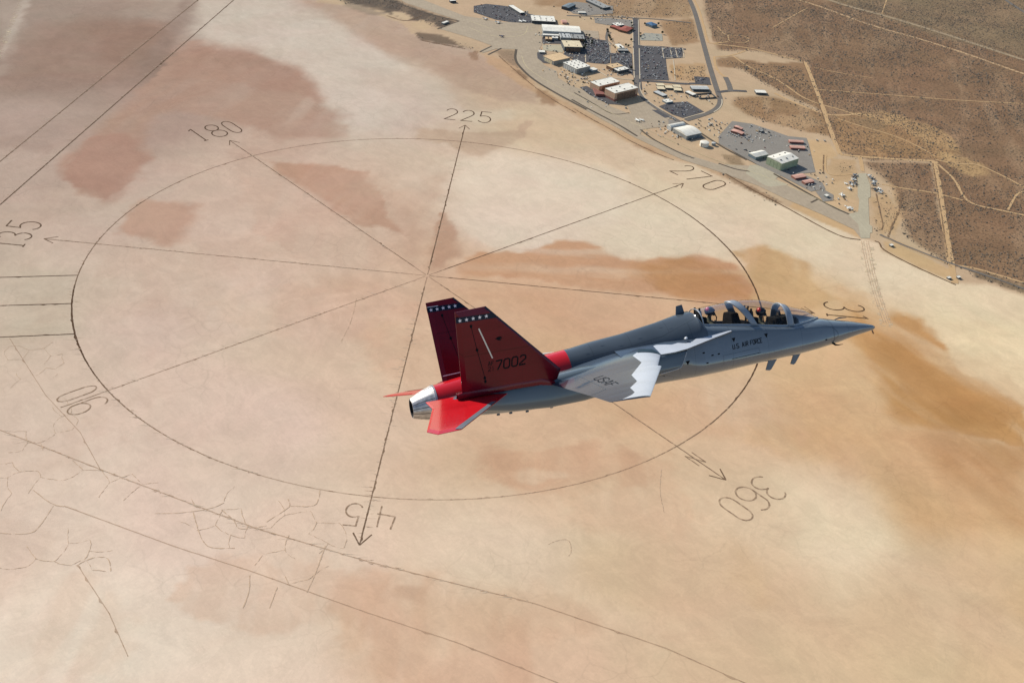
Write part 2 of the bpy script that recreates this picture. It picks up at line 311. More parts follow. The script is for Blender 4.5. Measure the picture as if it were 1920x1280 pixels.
# brush cover (used for the shrubs and for the dark speckle beyond them)
scrubland([(1312,-40),(1335,60),(1350,95),(1420,95),(1515,118),(1530,180),(1560,255),(1575,285),(1610,297),(1750,302),(1765,380),(1785,500),(1830,505),(1925,540),(2300,600),(2700,300),(2300,-300),(1300,-200)], 1.0, sd=1)
scrubland([(1345,112),(1430,120),(1505,125),(1545,215),(1460,172),(1390,130)], 1.0, sd=2)
scrubland([(1380,185),(1440,182),(1500,197),(1550,218),(1556,254),(1480,240),(1400,215)], .8, sd=3)
scrubland([(1110,-40),(1285,-40),(1298,26),(1230,33),(1130,28)], .6, sd=4)
scrubland([(1250,42),(1298,38),(1308,72),(1262,80)], .7, sd=5)
scrubland([(1260,125),(1318,121),(1326,148),(1266,150)], .45, sd=6)
scrubland([(596,-20),(700,-20),(770,10),(855,42),(825,52),(790,38),(755,20),(700,8),(650,8)], .8, sd=7)
scrubland([(1636,375),(1660,365),(1685,395),(1682,425),(1650,440),(1638,425)], .35, sd=8)
scrubland([(1352,325),(1375,332),(1470,380),(1455,382),(1380,345)], .6, sd=9)
scrubland([(1815,505),(1850,510),(1925,538),(1925,552),(1860,530),(1830,520)], .8, sd=10)
scrubland([(930,95),(966,94),(968,112),(985,130),(965,125),(940,110)], .35, sd=11)
scrubland([(780,62),(840,72),(920,100),(900,102),(850,88),(790,76)], .4, sd=12)
scrubland([(1575,302),(1600,302),(1606,320),(1570,330),(1562,315)], .5, sd=13)
scrubland([(1615,302),(1745,306),(1760,390),(1780,495),(1700,445),(1690,400),(1670,345),(1640,322)], .9, sd=14)
scrubland([(1360,292),(1385,294),(1396,310),(1370,308)], .6, sd=15)
stain([(1615,302),(1745,306),(1760,390),(1780,495),(1700,445),(1692,400),(1672,345),(1640,322)], SCR, .9, 14, 6, 30, streak=.2, sd=77)

# far country outside the frame carries on as brush land; the lake goes on to the east
far = (GX*VAZ[0]+GY*VAZ[1]) - (CAM[0]*VAZ[0]+CAM[1]*VAZ[1]) > 4050
lat = (GX-CAM[0])*VRT[0]+(GY-CAM[1])*VRT[1]
farm = far & (lat > -900)
tt = sstep(fbm(GX, GY, 2600, 4, 9)*2+.75)[:, None]
SOIL[farm] = (SOIL[farm]*.0+np.array(lin((130, 104, 76)))*tt[farm]+np.array(lin((170, 142, 112)))*(1-tt[farm]))

ALB = np.array([.80, .785, .74])                                              # photographed brightness -> reflectance
gme = bpy.data.meshes.new('lake_bed')
gv = np.zeros((GX.size, 3), np.float32); gv[:, 0] = GX; gv[:, 1] = GY
idx = np.arange(nr*nc).reshape(nr, nc)
q = np.stack([idx[:-1, :-1], idx[:-1, 1:], idx[1:, 1:], idx[1:, :-1]], -1).reshape(-1, 4)
gme.vertices.add(len(gv)); gme.vertices.foreach_set('co', gv.ravel())
gme.loops.add(q.size); gme.loops.foreach_set('vertex_index', q.ravel())
gme.polygons.add(len(q)); gme.polygons.foreach_set('loop_start', np.arange(0, q.size, 4)); 
gme.update(calc_edges=True); gme.validate()
ca = gme.color_attributes.new('soil', 'FLOAT_COLOR', 'POINT')
rgba = np.ones((GX.size, 4), np.float32); rgba[:, :3] = SOIL*ALB; rgba[:, 3] = 1
ca.data.foreach_set('color', rgba.ravel())
sa = gme.attributes.new('scrub', 'FLOAT', 'POINT'); sa.data.foreach_set('value', SCRUB.astype(np.float32))
if gme.polygons[0].normal.z < 0: gme.flip_normals()
ground = bpy.data.objects.new('lake_bed', gme); COL.objects.link(ground); tag(ground, 'pale dry lake bed and brown desert ground', None, None, 'structure')

def groundmat():
    m, nt, b = newmat('desert_ground'); N = nt.nodes; L = nt.links
    at = N.new('ShaderNodeAttribute'); at.attribute_name = 'soil'
    asb = N.new('ShaderNodeAttribute'); asb.attribute_name = 'scrub'
    geo = N.new('ShaderNodeNewGeometry')
    def noise(scale, detail=5, rough=.6, stretch=None, dist=0.0, rot=0.0):
        n = N.new('ShaderNodeTexNoise'); n.inputs['Scale'].default_value = scale; n.inputs['Detail'].default_value = detail
        n.inputs['Roughness'].default_value = rough; n.inputs['Distortion'].default_value = dist
        if stretch:
            mp = N.new('ShaderNodeMapping'); mp.inputs['Scale'].default_value = stretch; mp.inputs['Rotation'].default_value = (0, 0, rot)
            L.new(geo.outputs['Position'], mp.inputs[0]); L.new(mp.outputs[0], n.inputs['Vector'])
        else: L.new(geo.outputs['Position'], n.inputs['Vector'])
        return n.outputs[0]
    def rng(sock, a, b2, c, d):
        r = N.new('ShaderNodeMapRange'); r.inputs[1].default_value = a; r.inputs[2].default_value = b2
        r.inputs[3].default_value = c; r.inputs[4].default_value = d; L.new(sock, r.inputs[0]); return r.outputs[0]
    def math_(op, a, b2):
        n = N.new('ShaderNodeMath'); n.operation = op
        for i, v in enumerate((a, b2)):
            if isinstance(v, float): n.inputs[i].default_value = v
            else: L.new(v, n.inputs[i])
        return n.outputs[0]
    f = rng(noise(.008, 8, .62, None, .6), .3, .7, .945, 1.05)
    f = math_('MULTIPLY', f, rng(noise(.07, 8, .72, (1, .35, 1), 1.2, R(-46)), .3, .7, .955, 1.045))
    f = math_('MULTIPLY', f, rng(noise(.03, 6, .65, (1, .4, 1), 1.0, R(25)), .3, .7, .97, 1.03))
    f = math_('MULTIPLY', f, rng(noise(.22, 4, .75), .3, .7, .96, 1.04))
    cr = N.new('ShaderNodeTexVoronoi'); cr.feature = 'DISTANCE_TO_EDGE'; cr.inputs['Scale'].default_value = .021
    wn_ = N.new('ShaderNodeTexNoise'); wn_.inputs['Scale'].default_value = .03; wn_.inputs['Detail'].default_value = 4; L.new(geo.outputs['Position'], wn_.inputs['Vector'])
    wm_ = N.new('ShaderNodeVectorMath'); wm_.operation = 'MULTIPLY_ADD'; wm_.inputs[1].default_value = (26, 26, 0); L.new(wn_.outputs['Color'], wm_.inputs[0]); L.new(geo.outputs['Position'], wm_.inputs[2])
    L.new(wm_.outputs[0], cr.inputs['Vector'])
    ce = rng(cr.outputs['Distance'], .0, .028, 1.0, 0.0); cm = rng(noise(.0035, 4, .6, None, .5), .50, .62, 0.0, 1.0)
    f = math_('MULTIPLY', f, math_('SUBTRACT', 1.0, math_('MULTIPLY', math_('MULTIPLY', ce, cm), .10)))
    rg_ = rng(noise(.012, 9, .75, None, 2.2), .49, .515, 0.0, 1.0)           # crisp edges of dried silt sheets
    f = math_('MULTIPLY', f, math_('ADD', .978, math_('MULTIPLY', rg_, .044)))
    f = math_('MULTIPLY', f, rng(noise(.6, 3, .7), .3, .7, .975, 1.025))
    # speckle of low brush in the scrub country
    sp1 = rng(noise(.16, 3, .75), .48, .60, 1.04, .62); sp2 = rng(noise(.012, 5, .65, None, .5), .3, .7, .82, 1.16)
    sp = math_('MULTIPLY', sp1, sp2)
    mixs = N.new('ShaderNodeMix'); mixs.data_type = 'FLOAT'
    L.new(asb.outputs['Fac'], mixs.inputs[0]); mixs.inputs[2].default_value = 1.0; L.new(sp, mixs.inputs[3])
    f = math_('MULTIPLY', f, mixs.outputs[0])
    sc = N.new('ShaderNodeVectorMath'); sc.operation = 'SCALE'; L.new(at.outputs['Color'], sc.inputs[0]); L.new(f, sc.inputs['Scale'])
    # slight hue drift between pink and buff
    hn = rng(noise(.0045, 6, .6, None, .8), .32, .68, 0.0, 1.0)
    hm = N.new('ShaderNodeMix'); hm.data_type = 'RGBA'; hm.inputs[6].default_value = (1.03, .985, .985, 1); hm.inputs[7].default_value = (.985, 1.005, .985, 1); L.new(hn, hm.inputs[0])
    mu = N.new('ShaderNodeVectorMath'); mu.operation = 'MULTIPLY'; L.new(sc.outputs[0], mu.inputs[0]); L.new(hm.outputs[2], mu.inputs[1])
    L.new(mu.outputs[0], b.inputs['Base Color'])
    b.inputs['Roughness'].default_value = .95; b.inputs['Specular IOR Level'].default_value = .15
    return m
gme.materials.append(groundmat())
# ================================================================== roads, paving, compass rose
K = (.80, .78, .72)
def soilc(r, g, b): c = lin((r, g, b)); return tuple(v*k for v, k in zip(c, K))
_zc = [0.04]
def nz():
    _zc[0] += 0.003; return _zc[0]
def smat(name, col, rough=.9, var=.12, scale=.05, fine=.25, joints=None):
    """paving / soil sheet; world coordinates, two scales of unevenness"""
    m, nt, b = newmat(name); N = nt.nodes; L = nt.links
    geo = N.new('ShaderNodeNewGeometry')
    n1 = N.new('ShaderNodeTexNoise'); n1.inputs['Scale'].default_value = scale; n1.inputs['Detail'].default_value = 7
    n2 = N.new('ShaderNodeTexNoise'); n2.inputs['Scale'].default_value = fine; n2.inputs['Detail'].default_value = 3
    L.new(geo.outputs['Position'], n1.inputs['Vector']); L.new(geo.outputs['Position'], n2.inputs['Vector'])
    ad = N.new('ShaderNodeMath'); ad.operation = 'ADD'; L.new(n1.outputs[0], ad.inputs[0]); L.new(n2.outputs[0], ad.inputs[1])
    r = N.new('ShaderNodeMapRange'); r.inputs[1].default_value = .7; r.inputs[2].default_value = 1.3; r.inputs[3].default_value = 1-var; r.inputs[4].default_value = 1+var
    L.new(ad.outputs[0], r.inputs[0])
    s = N.new('ShaderNodeVectorMath'); s.operation = 'SCALE'; s.inputs[0].default_value = col; L.new(r.outputs[0], s.inputs['Scale'])
    out = s.outputs[0]
    if joints:
        br = N.new('ShaderNodeTexBrick'); br.offset = 0; br.inputs['Scale'].default_value = 1; br.inputs['Mortar Size'].default_value = .35
        br.inputs['Brick Width'].default_value = joints; br.inputs['Row Height'].default_value = joints
        br.inputs['Color1'].default_value = (1, 1, 1, 1); br.inputs['Color2'].default_value = (.93, .93, .93, 1); br.inputs['Mortar'].default_value = (.86, .86, .86, 1)
        mp = N.new('ShaderNodeMapping'); mp.inputs['Rotation'].default_value = (0, 0, R(33)); L.new(geo.outputs['Position'], mp.inputs[0]); L.new(mp.outputs[0], br.inputs['Vector'])
        mu = N.new('ShaderNodeVectorMath'); mu.operation = 'MULTIPLY'; L.new(out, mu.inputs[0]); L.new(br.outputs[0], mu.inputs[1]); out = mu.outputs[0]
    L.new(out, b.inputs['Base Color']); b.inputs['Roughness'].default_value = rough; b.inputs['Specular IOR Level'].default_value = .2
    return m
def wornmat(name, col, wear=.5, scale=.18, floor=0.0):
    """paint or tracks on soil, worn through in places; vertex attribute 'wear' 0..1 adds to it"""
    m, nt, b = newmat(name); N = nt.nodes; L = nt.links
    geo = N.new('ShaderNodeNewGeometry'); n = N.new('ShaderNodeTexNoise'); n.inputs['Scale'].default_value = scale; n.inputs['Detail'].default_value = 5
    L.new(geo.outputs['Position'], n.inputs['Vector'])
    at = N.new('ShaderNodeAttribute'); at.attribute_name = 'wear'
    sb = N.new('ShaderNodeMath'); sb.operation = 'SUBTRACT'; L.new(n.outputs[0], sb.inputs[0]); L.new(at.outputs['Fac'], sb.inputs[1])
    r = N.new('ShaderNodeMapRange'); r.inputs[1].default_value = wear-.10; r.inputs[2].default_value = wear+.12; r.inputs[3].default_value = floor; r.inputs[4].default_value = 1
    L.new(sb.outputs[0], r.inputs[0]); L.new(r.outputs[0], b.inputs['Alpha'])
    mc = N.new('ShaderNodeMix'); mc.data_type = 'RGBA'; mc.inputs[6].default_value = (*col, 1); mc.inputs[7].default_value = (*(v*.45+w*.55 for v, w in zip(col, soilc(196,166,138))), 1)
    cw = N.new('ShaderNodeMapRange'); cw.inputs[1].default_value = -.06; cw.inputs[2].default_value = .14; L.new(at.outputs['Fac'], cw.inputs[0]); L.new(cw.outputs[0], mc.inputs[0])
    L.new(mc.outputs[2], b.inputs['Base Color']); b.inputs['Roughness'].default_value = .95; b.inputs['Specular IOR Level'].default_value = .1
    return m
S_CONC = smat('concrete_apron', soilc(176,160,138), var=.08, scale=.02, fine=.1, joints=9)
S_TAXI = smat('taxiway_concrete', soilc(168,154,134), var=.08, scale=.02, fine=.12, joints=11)
S_PADC = smat('pale_concrete', soilc(184,174,150), var=.06, scale=.02, fine=.12, joints=8)
S_ASPH = smat('asphalt', soilc(86,84,86), var=.16, scale=.03, fine=.2)
S_ASP2 = smat('worn_asphalt', soilc(140,134,126), var=.10, scale=.03, fine=.2)
S_SHLD = smat('dark_shoulder', soilc(88,78,66), var=.15, scale=.05, fine=.3)
S_ROAD = smat('road_asphalt', soilc(112,106,100), var=.10, scale=.05, fine=.3)
S_DIRT = wornmat('dirt_track', soilc(196,163,122), .35, .12)
S_DIR2 = smat('graded_dirt', soilc(190,154,112), var=.1, scale=.04, fine=.2)
S_KERB = smat('kerb_concrete', soilc(200,186,162), var=.06, scale=.1)
S_TARM = wornmat('tar_line', soilc(88,66,48), .41, .12, .30)
S_TAR2 = wornmat('faded_tar_line', soilc(158,128,102), .47, .10, .38)
S_CRK = wornmat('mud_crack', soilc(150,120,94), .47, .16)
S_FNT = wornmat('faint_track', soilc(204,177,151), .46, .14, .10)
S_TRKD = wornmat('dark_track', soilc(112,88,66), .42, .12)
S_PALE = wornmat('pale_streaks', soilc(222,206,176), .62, .08)

def dens_line(pts, step, wob=0.0):
    out = []
    for a, b in zip(pts[:-1], pts[1:]):
        d = math.hypot(b[0]-a[0], b[1]-a[1]); k = max(1, int(d/step))
        for j in range(k): out.append((a[0]+(b[0]-a[0])*j/k, a[1]+(b[1]-a[1])*j/k))
    out.append(pts[-1])
    return out
def smooth_line(pts, it=2):
    for _ in range(it):
        q = [pts[0]]
        for a, b in zip(pts[:-1], pts[1:]):
            q += [(a[0]*.75+b[0]*.25, a[1]*.75+b[1]*.25), (a[0]*.25+b[0]*.75, a[1]*.25+b[1]*.75)]
        pts = q+[pts[-1]]
    return pts
rb = random.Random(3)
def gribbon(name, pts, width, mat, kind='structure', parent=None, step=None, jag=0.0, spikes=0.0, wear=None, z=None, close=False):
    """flat strip on the ground along metre points; width number or function(t)"""
    if step: pts = dens_line(pts, step)
    P = [np.array(p[:2], float) for p in pts]; n = len(P); vs = []; z = nz() if z is None else z
    for i in range(n):
        a = P[i]-P[i-1] if i else P[1]-P[0]
        b = P[i+1]-P[i] if i < n-1 else a
        if close and i == 0: a = P[0]-P[-2]
        if close and i == n-1: b = P[1]-P[0]
        a = a/(np.linalg.norm(a) or 1); b = b/(np.linalg.norm(b) or 1); t = a+b; t = t/(np.linalg.norm(t) or 1)
        m = np.array([-t[1], t[0]]); k = 1/max(.6, abs(float(t@a)))
        w = width(i/(n-1)) if callable(width) else width
        wl = w/2*k*(1+jag*(rb.random()-.5)*2); wr = w/2*k*(1+jag*(rb.random()-.5)*2)
        if spikes and rb.random() < spikes:
            if rb.random() < .5: wl += rb.uniform(.6, 2.4)
            else: wr += rb.uniform(.6, 2.4)
        vs += [(*(P[i]+m*wl), z), (*(P[i]-m*wr), z)]
    fs = [(2*i+1, 2*i+3, 2*i+2, 2*i) for i in range(n-1)]
    o = mesh(name, vs, fs, mat, parent)
    if wear is not None:
        a = o.data.attributes.new('wear', 'FLOAT', 'POINT')
        a.data.foreach_set('value', [v for i in range(n) for v in [wear(i/(n-1))]*2])
    if kind and parent is None: o['kind'] = kind
    return o
def gp(pix): return [G2(*p) for p in pix]
def gpoly(name, pix, mat, z=None, kind='structure', parent=None):
    z = nz() if z is None else z
    P = gp(pix)
    ar = sum(P[i][0]*P[(i+1) % len(P)][1]-P[(i+1) % len(P)][0]*P[i][1] for i in range(len(P)))
    if ar < 0: P = P[::-1]
    o = mesh(name, [(x, y, z) for x, y in P], [tuple(range(len(P)))], mat, parent)
    if parent is None: o['kind'] = kind
    return o
def road(name, pix, w, mat, sm=2, jag=.0, step=20, **k):
    return gribbon(name, smooth_line(gp(pix), sm), w, mat, step=step, jag=jag, **k)

# ---- compass rose
RR = 610.0
def pol(b, r, t=0.0):
    b = R(b); return (math.sin(b)*r+math.cos(b)*t, math.cos(b)*r-math.sin(b)*t)
def ring_wear(t):
    b = (t*360) % 360
    return float(np.interp(b, [0, 10, 30, 60, 85, 92, 100, 118, 122, 150, 180, 200, 225, 250, 270, 330, 350, 360], [.10, .16, .22, .20, .06, .0, -.12, -.16, .02, .04, .05, .06, .02, .0, -.06, -.12, .02, .10]))
def ring_w(t):
    b = (t*360) % 360
    return float(np.interp(b, [0, 60, 95, 100, 118, 124, 180, 225, 270, 300, 335, 360], [2.2, 2.0, 2.2, 3.0, 3.0, 2.0, 2.0, 2.2, 2.6, 3.2, 2.6, 2.2]))
o = gribbon('compass_ring', [pol(i*.5, RR) for i in range(721)], ring_w, S_TARM, jag=.25, spikes=.05, wear=ring_wear, close=True, kind=None)
tag(o, 'great dark tar circle of the compass rose on the lake bed', 'marking')
RAYN = {0: ('spoke of the compass rose running to the N and the 360', .08), 45: ('spoke of the compass rose running to the arrow between 4 and 5', .05), 90: ('spoke of the compass rose running between the 9 and the 0', .13),
        135: ('spoke of the compass rose pointing to the left edge', .09), 180: ('spoke of the compass rose pointing to the upper left', .06), 225: ('spoke of the compass rose pointing up toward the apron', -.02),
        270: ('spoke of the compass rose pointing toward the taxiway and hangars', -.02), 315: ('spoke of the compass rose passing behind the jet cockpit', -.02)}
for b, (lb, wr) in RAYN.items():
    e = empty('compass_spoke', (0, 0, 0)); tag(e, 'dark tar '+lb, 'marking', 'spokes of the compass rose')
    end = 683 if b == 90 else 706
    gribbon('shaft', [pol(b, r) for r in np.linspace(4, end, 130)], 2.1, S_TARM, parent=e, jag=.3, spikes=.07,
            wear=lambda t, wr=wr: wr+(.14 if t < .05 else 0)+(-.05 if t > .9 else 0))
    if b != 90:
        for s in (-1, 1): gribbon('arrow_barb', [pol(b, 706), pol(b, 684, 12.5*s)], 2.2, S_TARM, parent=e, step=4, jag=.15)
def arc(cx, cy, rx, ry, a0, a1, n=16):
    return [(cx+rx*math.cos(R(a0+(a1-a0)*i/n)), cy+ry*math.sin(R(a0+(a1-a0)*i/n))) for i in range(n+1)]
def gdig(c):           # strokes in a 1 x 1 cell, x right, y up
    if c == '0': return [arc(.5, .72, .5, .28, 0, 180)+arc(.5, .28, .5, .28, 180, 360)+[(1, .72)]]
    if c == '1': return [[(.15, .90), (.5, 1), (.5, 0)], [(.3, 0), (.72, 0)]]
    if c == '2': return [arc(.5, .72, .5, .28, 165, -15, 14)+[(.8, .48), (0, 0), (1, 0)]]
    if c == '3': return [arc(.5, .75, .45, .25, 150, -90, 14), arc(.5, .25, .5, .25, 90, -150, 14)]
    if c == '4': return [[(.12, 1), (0, .42), (1, .36)], [(.85, .95), (.85, 0)]]
    if c == '5': return [[(.95, 1), (.12, 1), (.08, .56)]+arc(.45, .31, .55, .31, 125, -150, 16)]
    if c == '6': return [[(.85, .93)]+arc(.5, .72, .5, .28, 70, 180, 8)+[(0, .3)], arc(.5, .28, .5, .28, 0, 360, 20)]
    if c == '7': return [[(0, 1), (1, 1), (.85, .75), (.35, 0)]]
    if c == '8': return [arc(.5, .76, .42, .24, -90, 270, 20), arc(.5, .26, .5, .26, 90, 450, 20)]
    if c == '9': return [arc(.5, .72, .5, .28, 0, 360, 20), [(1, .7)]+arc(.5, .28, .5, .28, 0, -150, 12)]
    if c == 'N': return [[(0, 0), (0, 1)], [(0, 1), (1, 0)], [(1, 0), (1, 1)]]
def number(txt, b, r0, r1, cells, label, w=2.9, wr=0.0):
    e = empty('compass_number', (*pol(b, (r0+r1)/2), 0)); e.location = (0, 0, 0)
    tag(e, label, 'marking', 'numbers of the compass rose')
    for c, (t0, t1) in zip(txt, cells):
        d = bpy.data.objects.new('digit', None); COL.objects.link(d); d.parent = e
        for ln in gdig(c):
            gribbon('stroke', [pol(b, r0+(r1-r0)*p[1], t0+(t1-t0)*p[0]) for p in ln], w, S_TARM, parent=d, step=3, jag=.18, wear=lambda t: wr)
TRI = ((-52, -26), (-13, 14), (28, 56))
number('225', 225, 731, 797, TRI, 'dark tar number 225 nearest the apron, on pale ground', wr=-.12)
number('180', 180, 732, 802, ((-55, -30), (-16, 17), (28, 52)), 'dark tar number 180 in the brown stain at upper left', wr=-.06)
number('135', 135, 730, 790, ((-44, -18), (-12, 14), (30, 58)), 'dark tar number 135 at the left edge', wr=-.04)
number('270', 270, 728, 790, ((-60, -36), (-22, 10), (29, 57)), 'dark tar number 270 by the taxiway', wr=-.12)
number('315', 315, 729, 803, ((-46, -18), (-8, 12), (28, 54)), 'dark tar number 315 half hidden by the jet nose', wr=-.14)
number('360', 0, 728, 782, ((-52, -22), (-14, 15), (25, 50)), 'faded tar number 360 at lower right', 2.7, .12)
number('45', 45, 627, 671, ((-38, -13), (9, 30)), 'faded tar number 45 straddling its arrow', 2.4, .12)
number('90', 90, 620, 680, ((-30, -6), (10, 28)), 'faded tar number 90 straddling its spoke', 2.4, .10)
number('N', 0, 633, 661, ((-7.5, 7.5),), 'tar letter N painted across the north spoke', 1.9, .08)

# ---- other tar lines and old runway edges
def line(pix, w, label, wr=0.0, mat=None, spikes=.04, nm='runway_line'):
    o = gribbon(nm, gp(pix), w, mat or S_TARM, step=6, jag=.25, spikes=spikes, wear=lambda t: wr, kind=None)
    return tag(o, label, 'marking')
line([(-40,332),(0,303),(374,-2),(400,-24)], 2.4, 'upper of the two dark runway lines at top left', .02, spikes=.07)
line([(-40,417),(0,384),(441,-2),(470,-27)], 2.6, 'lower of the two dark runway lines at top left', -.03, spikes=.07)
line([(-60,522),(0,520),(145,516)], 2.0, 'top of the three short lines meeting the ring at left', -.06)
line([(-60,575),(0,573),(133,569)], 2.0, 'middle of the three short lines meeting the ring at left', -.06)
line([(-60,634),(0,632),(140,626)], 2.0, 'bottom of the three short lines meeting the ring at left', -.06)
line([(-60,782),(0,806),(210,888),(480,990),(700,1055),(1000,1130),(1250,1215),(1420,1290)], 1.9, 'long faded line crossing the lower lake bed', .16, S_TAR2)
line([(120,948),(330,1025),(470,1070),(680,1145),(860,1205),(1060,1285)], 1.7, 'fainter line below the long one', .20, S_TAR2)
line([(18,634),(85,740),(150,810),(188,880)], 1.1, 'thin crooked track below the three lines', .16, S_TAR2)
line([(145,1058),(205,1150),(240,1230)], 1.2, 'short faint track at lower left', .18, S_TAR2)
line([(1508,575),(1528,588)], 1.6, 'short line near the jet canopy', .0)
CR_ = [[(62,918),(100,948),(135,950)],[(100,948),(76,985),(58,1002),(0,999)],[(147,1058),(160,1050),(182,1043),(205,1045),(208,1070)],[(362,960),(372,995),(380,1015),(395,1028),(440,1027)],[(290,962),(340,962),(400,952),(420,942)],[(415,955),(440,975),(446,993),(480,988),(500,985)],[(500,978),(535,955),(545,948),(540,935)],[(545,948),(590,950),(598,935),(600,918)],[(610,1022),(590,1080),(575,1110)],[(468,1078),(468,1110),(455,1140)],[(520,1100),(505,1140)],[(1028,1020),(1045,1012),(1068,1010),(1072,1035),(1066,1042)],[(1240,880),(1236,920),(1245,960)]]
for ln in CR_:
    o = gribbon('mud_crack', smooth_line(gp(ln), 2), 1.1, S_FNT, step=4, jag=.6, wear=lambda t: .0); o['kind'] = 'structure'
def crack_web(region, cell, keep, seed, w):
    P = gp(region); r_ = random.Random(seed); xs = [p[0] for p in P]; ys = [p[1] for p in P]; vs, fs, wr = [], [], []
    nodes = {}
    def node(i, j):
        if (i, j) not in nodes: nodes[(i, j)] = (xs0+(i+.5*(j % 2))*cell+r_.uniform(-.36, .36)*cell, ys0+j*cell*.87+r_.uniform(-.36, .36)*cell)
        return nodes[(i, j)]
    xs0, ys0 = min(xs), min(ys); z = nz()
    nj = int((max(ys)-ys0)/(cell*.87))+2; ni = int((max(xs)-xs0)/cell)+nj
    def P0(i, j):
        if (i, j) not in nodes: nodes[(i, j)] = (xs0+(i-nj/2+.5*j)*cell+r_.uniform(-.50, .50)*cell, ys0+j*cell*.87+r_.uniform(-.50, .50)*cell)
        return nodes[(i, j)]
    def cen(*ps): return (sum(p[0] for p in ps)/3, sum(p[1] for p in ps)/3)
    U = lambda i, j: cen(P0(i, j), P0(i+1, j), P0(i, j+1)); D = lambda i, j: cen(P0(i+1, j), P0(i, j+1), P0(i+1, j+1))
    for j in range(nj):
        for i in range(-1, ni):
            for b in (D(i, j), D(i-1, j), D(i, j-1)):
                a = U(i, j)
                if not (inside(a, P) and inside(b, P)): continue
                if fbm(np.array([a[0]]), np.array([a[1]]), 130, 2, seed)[0]+.5 > keep+r_.uniform(-.06, .06): continue
                m = 7; nx, ny = -(b[1]-a[1]), b[0]-a[0]; bow = r_.uniform(-.10, .10); l = math.hypot(nx, ny) or 1; o_ = len(vs)
                for q_ in range(m+1):
                    t = q_/m; off = bow*math.sin(math.pi*t)+(r_.uniform(-.02, .02) if 0 < q_ < m else 0)
                    cx, cy = a[0]+(b[0]-a[0])*t+nx*off, a[1]+(b[1]-a[1])*t+ny*off; ww = w*r_.uniform(.5, 1.3)/2
                    vs += [(cx+nx/l*ww, cy+ny/l*ww, z), (cx-nx/l*ww, cy-ny/l*ww, z)]; wr += [r_.uniform(-.04, .08)]*2
                fs += [(o_+2*q_, o_+2*q_+1, o_+2*q_+3, o_+2*q_+2) for q_ in range(m)]
    o = mesh('mud_cracks', vs, fs, S_FNT); a = o.data.attributes.new('wear', 'FLOAT', 'POINT'); a.data.foreach_set('value', wr); o['kind'] = 'stuff'; o['label'] = 'faint web of cracks in the dried mud'
def inside(p, P):
    r_ = False
    for i in range(len(P)):
        a, b = P[i], P[(i+1) % len(P)]
        if (a[1] > p[1]) != (b[1] > p[1]) and p[0] < (b[0]-a[0])*(p[1]-a[1])/(b[1]-a[1])+a[0]: r_ = not r_
    return r_
crack_web([(-20,860),(120,850),(330,900),(640,930),(700,1010),(620,1100),(400,1110),(180,1090),(-20,1080)], 46, .54, 5, .9)
crack_web([(0,650),(110,640),(160,800),(60,860),(0,850)], 34, .50, 12, .8)
for ln, w in (([(1622,450),(1630,500),(1645,560),(1662,612)], 26), ([(40,0),(20,50),(-5,115)], 14)):
    o = road('scraped_track', ln, w, S_PALE, jag=.3, step=12)
road('scraped_track', [(1630,450),(1640,510),(1658,590),(1672,618)], 3.0, S_PALE, jag=.6, step=8)
for i, dx in enumerate((-7, -3, 2, 6)):
    road('wheel_track', [(1622+dx,452),(1632+dx,505),(1647+dx,560),(1664+dx,606)], 1.4, S_FNT, jag=.6, step=8, wear=lambda t: .03)
for ln in ([(640,640),(660,600),(668,560)],):
    road('wheel_track', ln, 1.2, S_FNT, jag=.6, step=8, wear=lambda t: .06)

# ---- pale wind streaks caught along the tar lines
S_WISP = wornmat('wind_silt', soilc(214,197,176), .50, .25, .25); S_WISD = wornmat('wind_scour', soilc(176,146,122), .50, .25, .15)
def wisps(lines, seed, mat, name, label, every=9.0, prob=.5, lmin=6, lmax=30):
    r_ = random.Random(seed); vs, fs = [], []; z = nz(); d0 = -VRT
    for ln in lines:
        for p in dens_line(ln, every):
            if r_.random() > prob: continue
            a = r_.gauss(0, .16); dx, dy = d0[0]*math.cos(a)-d0[1]*math.sin(a), d0[0]*math.sin(a)+d0[1]*math.cos(a)
            if r_.random() < .25: dx, dy = -dx, -dy
            L_ = r_.uniform(lmin, lmax)*r_.random()**.5; w = r_.uniform(.5, 1.5); b = len(vs); x, y = p[0]+r_.uniform(-2, 2), p[1]+r_.uniform(-2, 2)
            vs += [(x-dy*w/2, y+dx*w/2, z), (x+dy*w/2, y-dx*w/2, z), (x+dx*L_*.5+dy*w*.4, y+dy*L_*.5-dx*w*.4, z), (x+dx*L_, y+dy*L_, z), (x+dx*L_*.5-dy*w*.4, y+dy*L_*.5+dx*w*.4, z)]
            fs.append((b, b+1, b+2, b+3, b+4))
    o = mesh(name, vs, fs, mat); tag(o, label, None, None, 'stuff')
_ln = [gp([(-40,332),(374,-2)]), gp([(-40,417),(441,-2)]), [pol(225, 60), pol(225, 600)], [pol(135, 100), pol(135, 690)], [pol(90, 60), pol(90, 600)], [pol(i*4, RR) for i in range(15, 50)], [pol(45, 40), pol(45, 690)], [pol(180, 100), pol(180, 680)], gp([(0,806),(210,888),(480,990),(700,1055),(1000,1130)])]
wisps(_ln, 3, S_WISP, 'wind_streaks', 'pale wind streaks of silt along the tar lines', 7, .55)
wisps(_ln, 4, S_WISD, 'scour_marks', 'short brown scour marks along the tar lines', 9, .5, 3, 14)

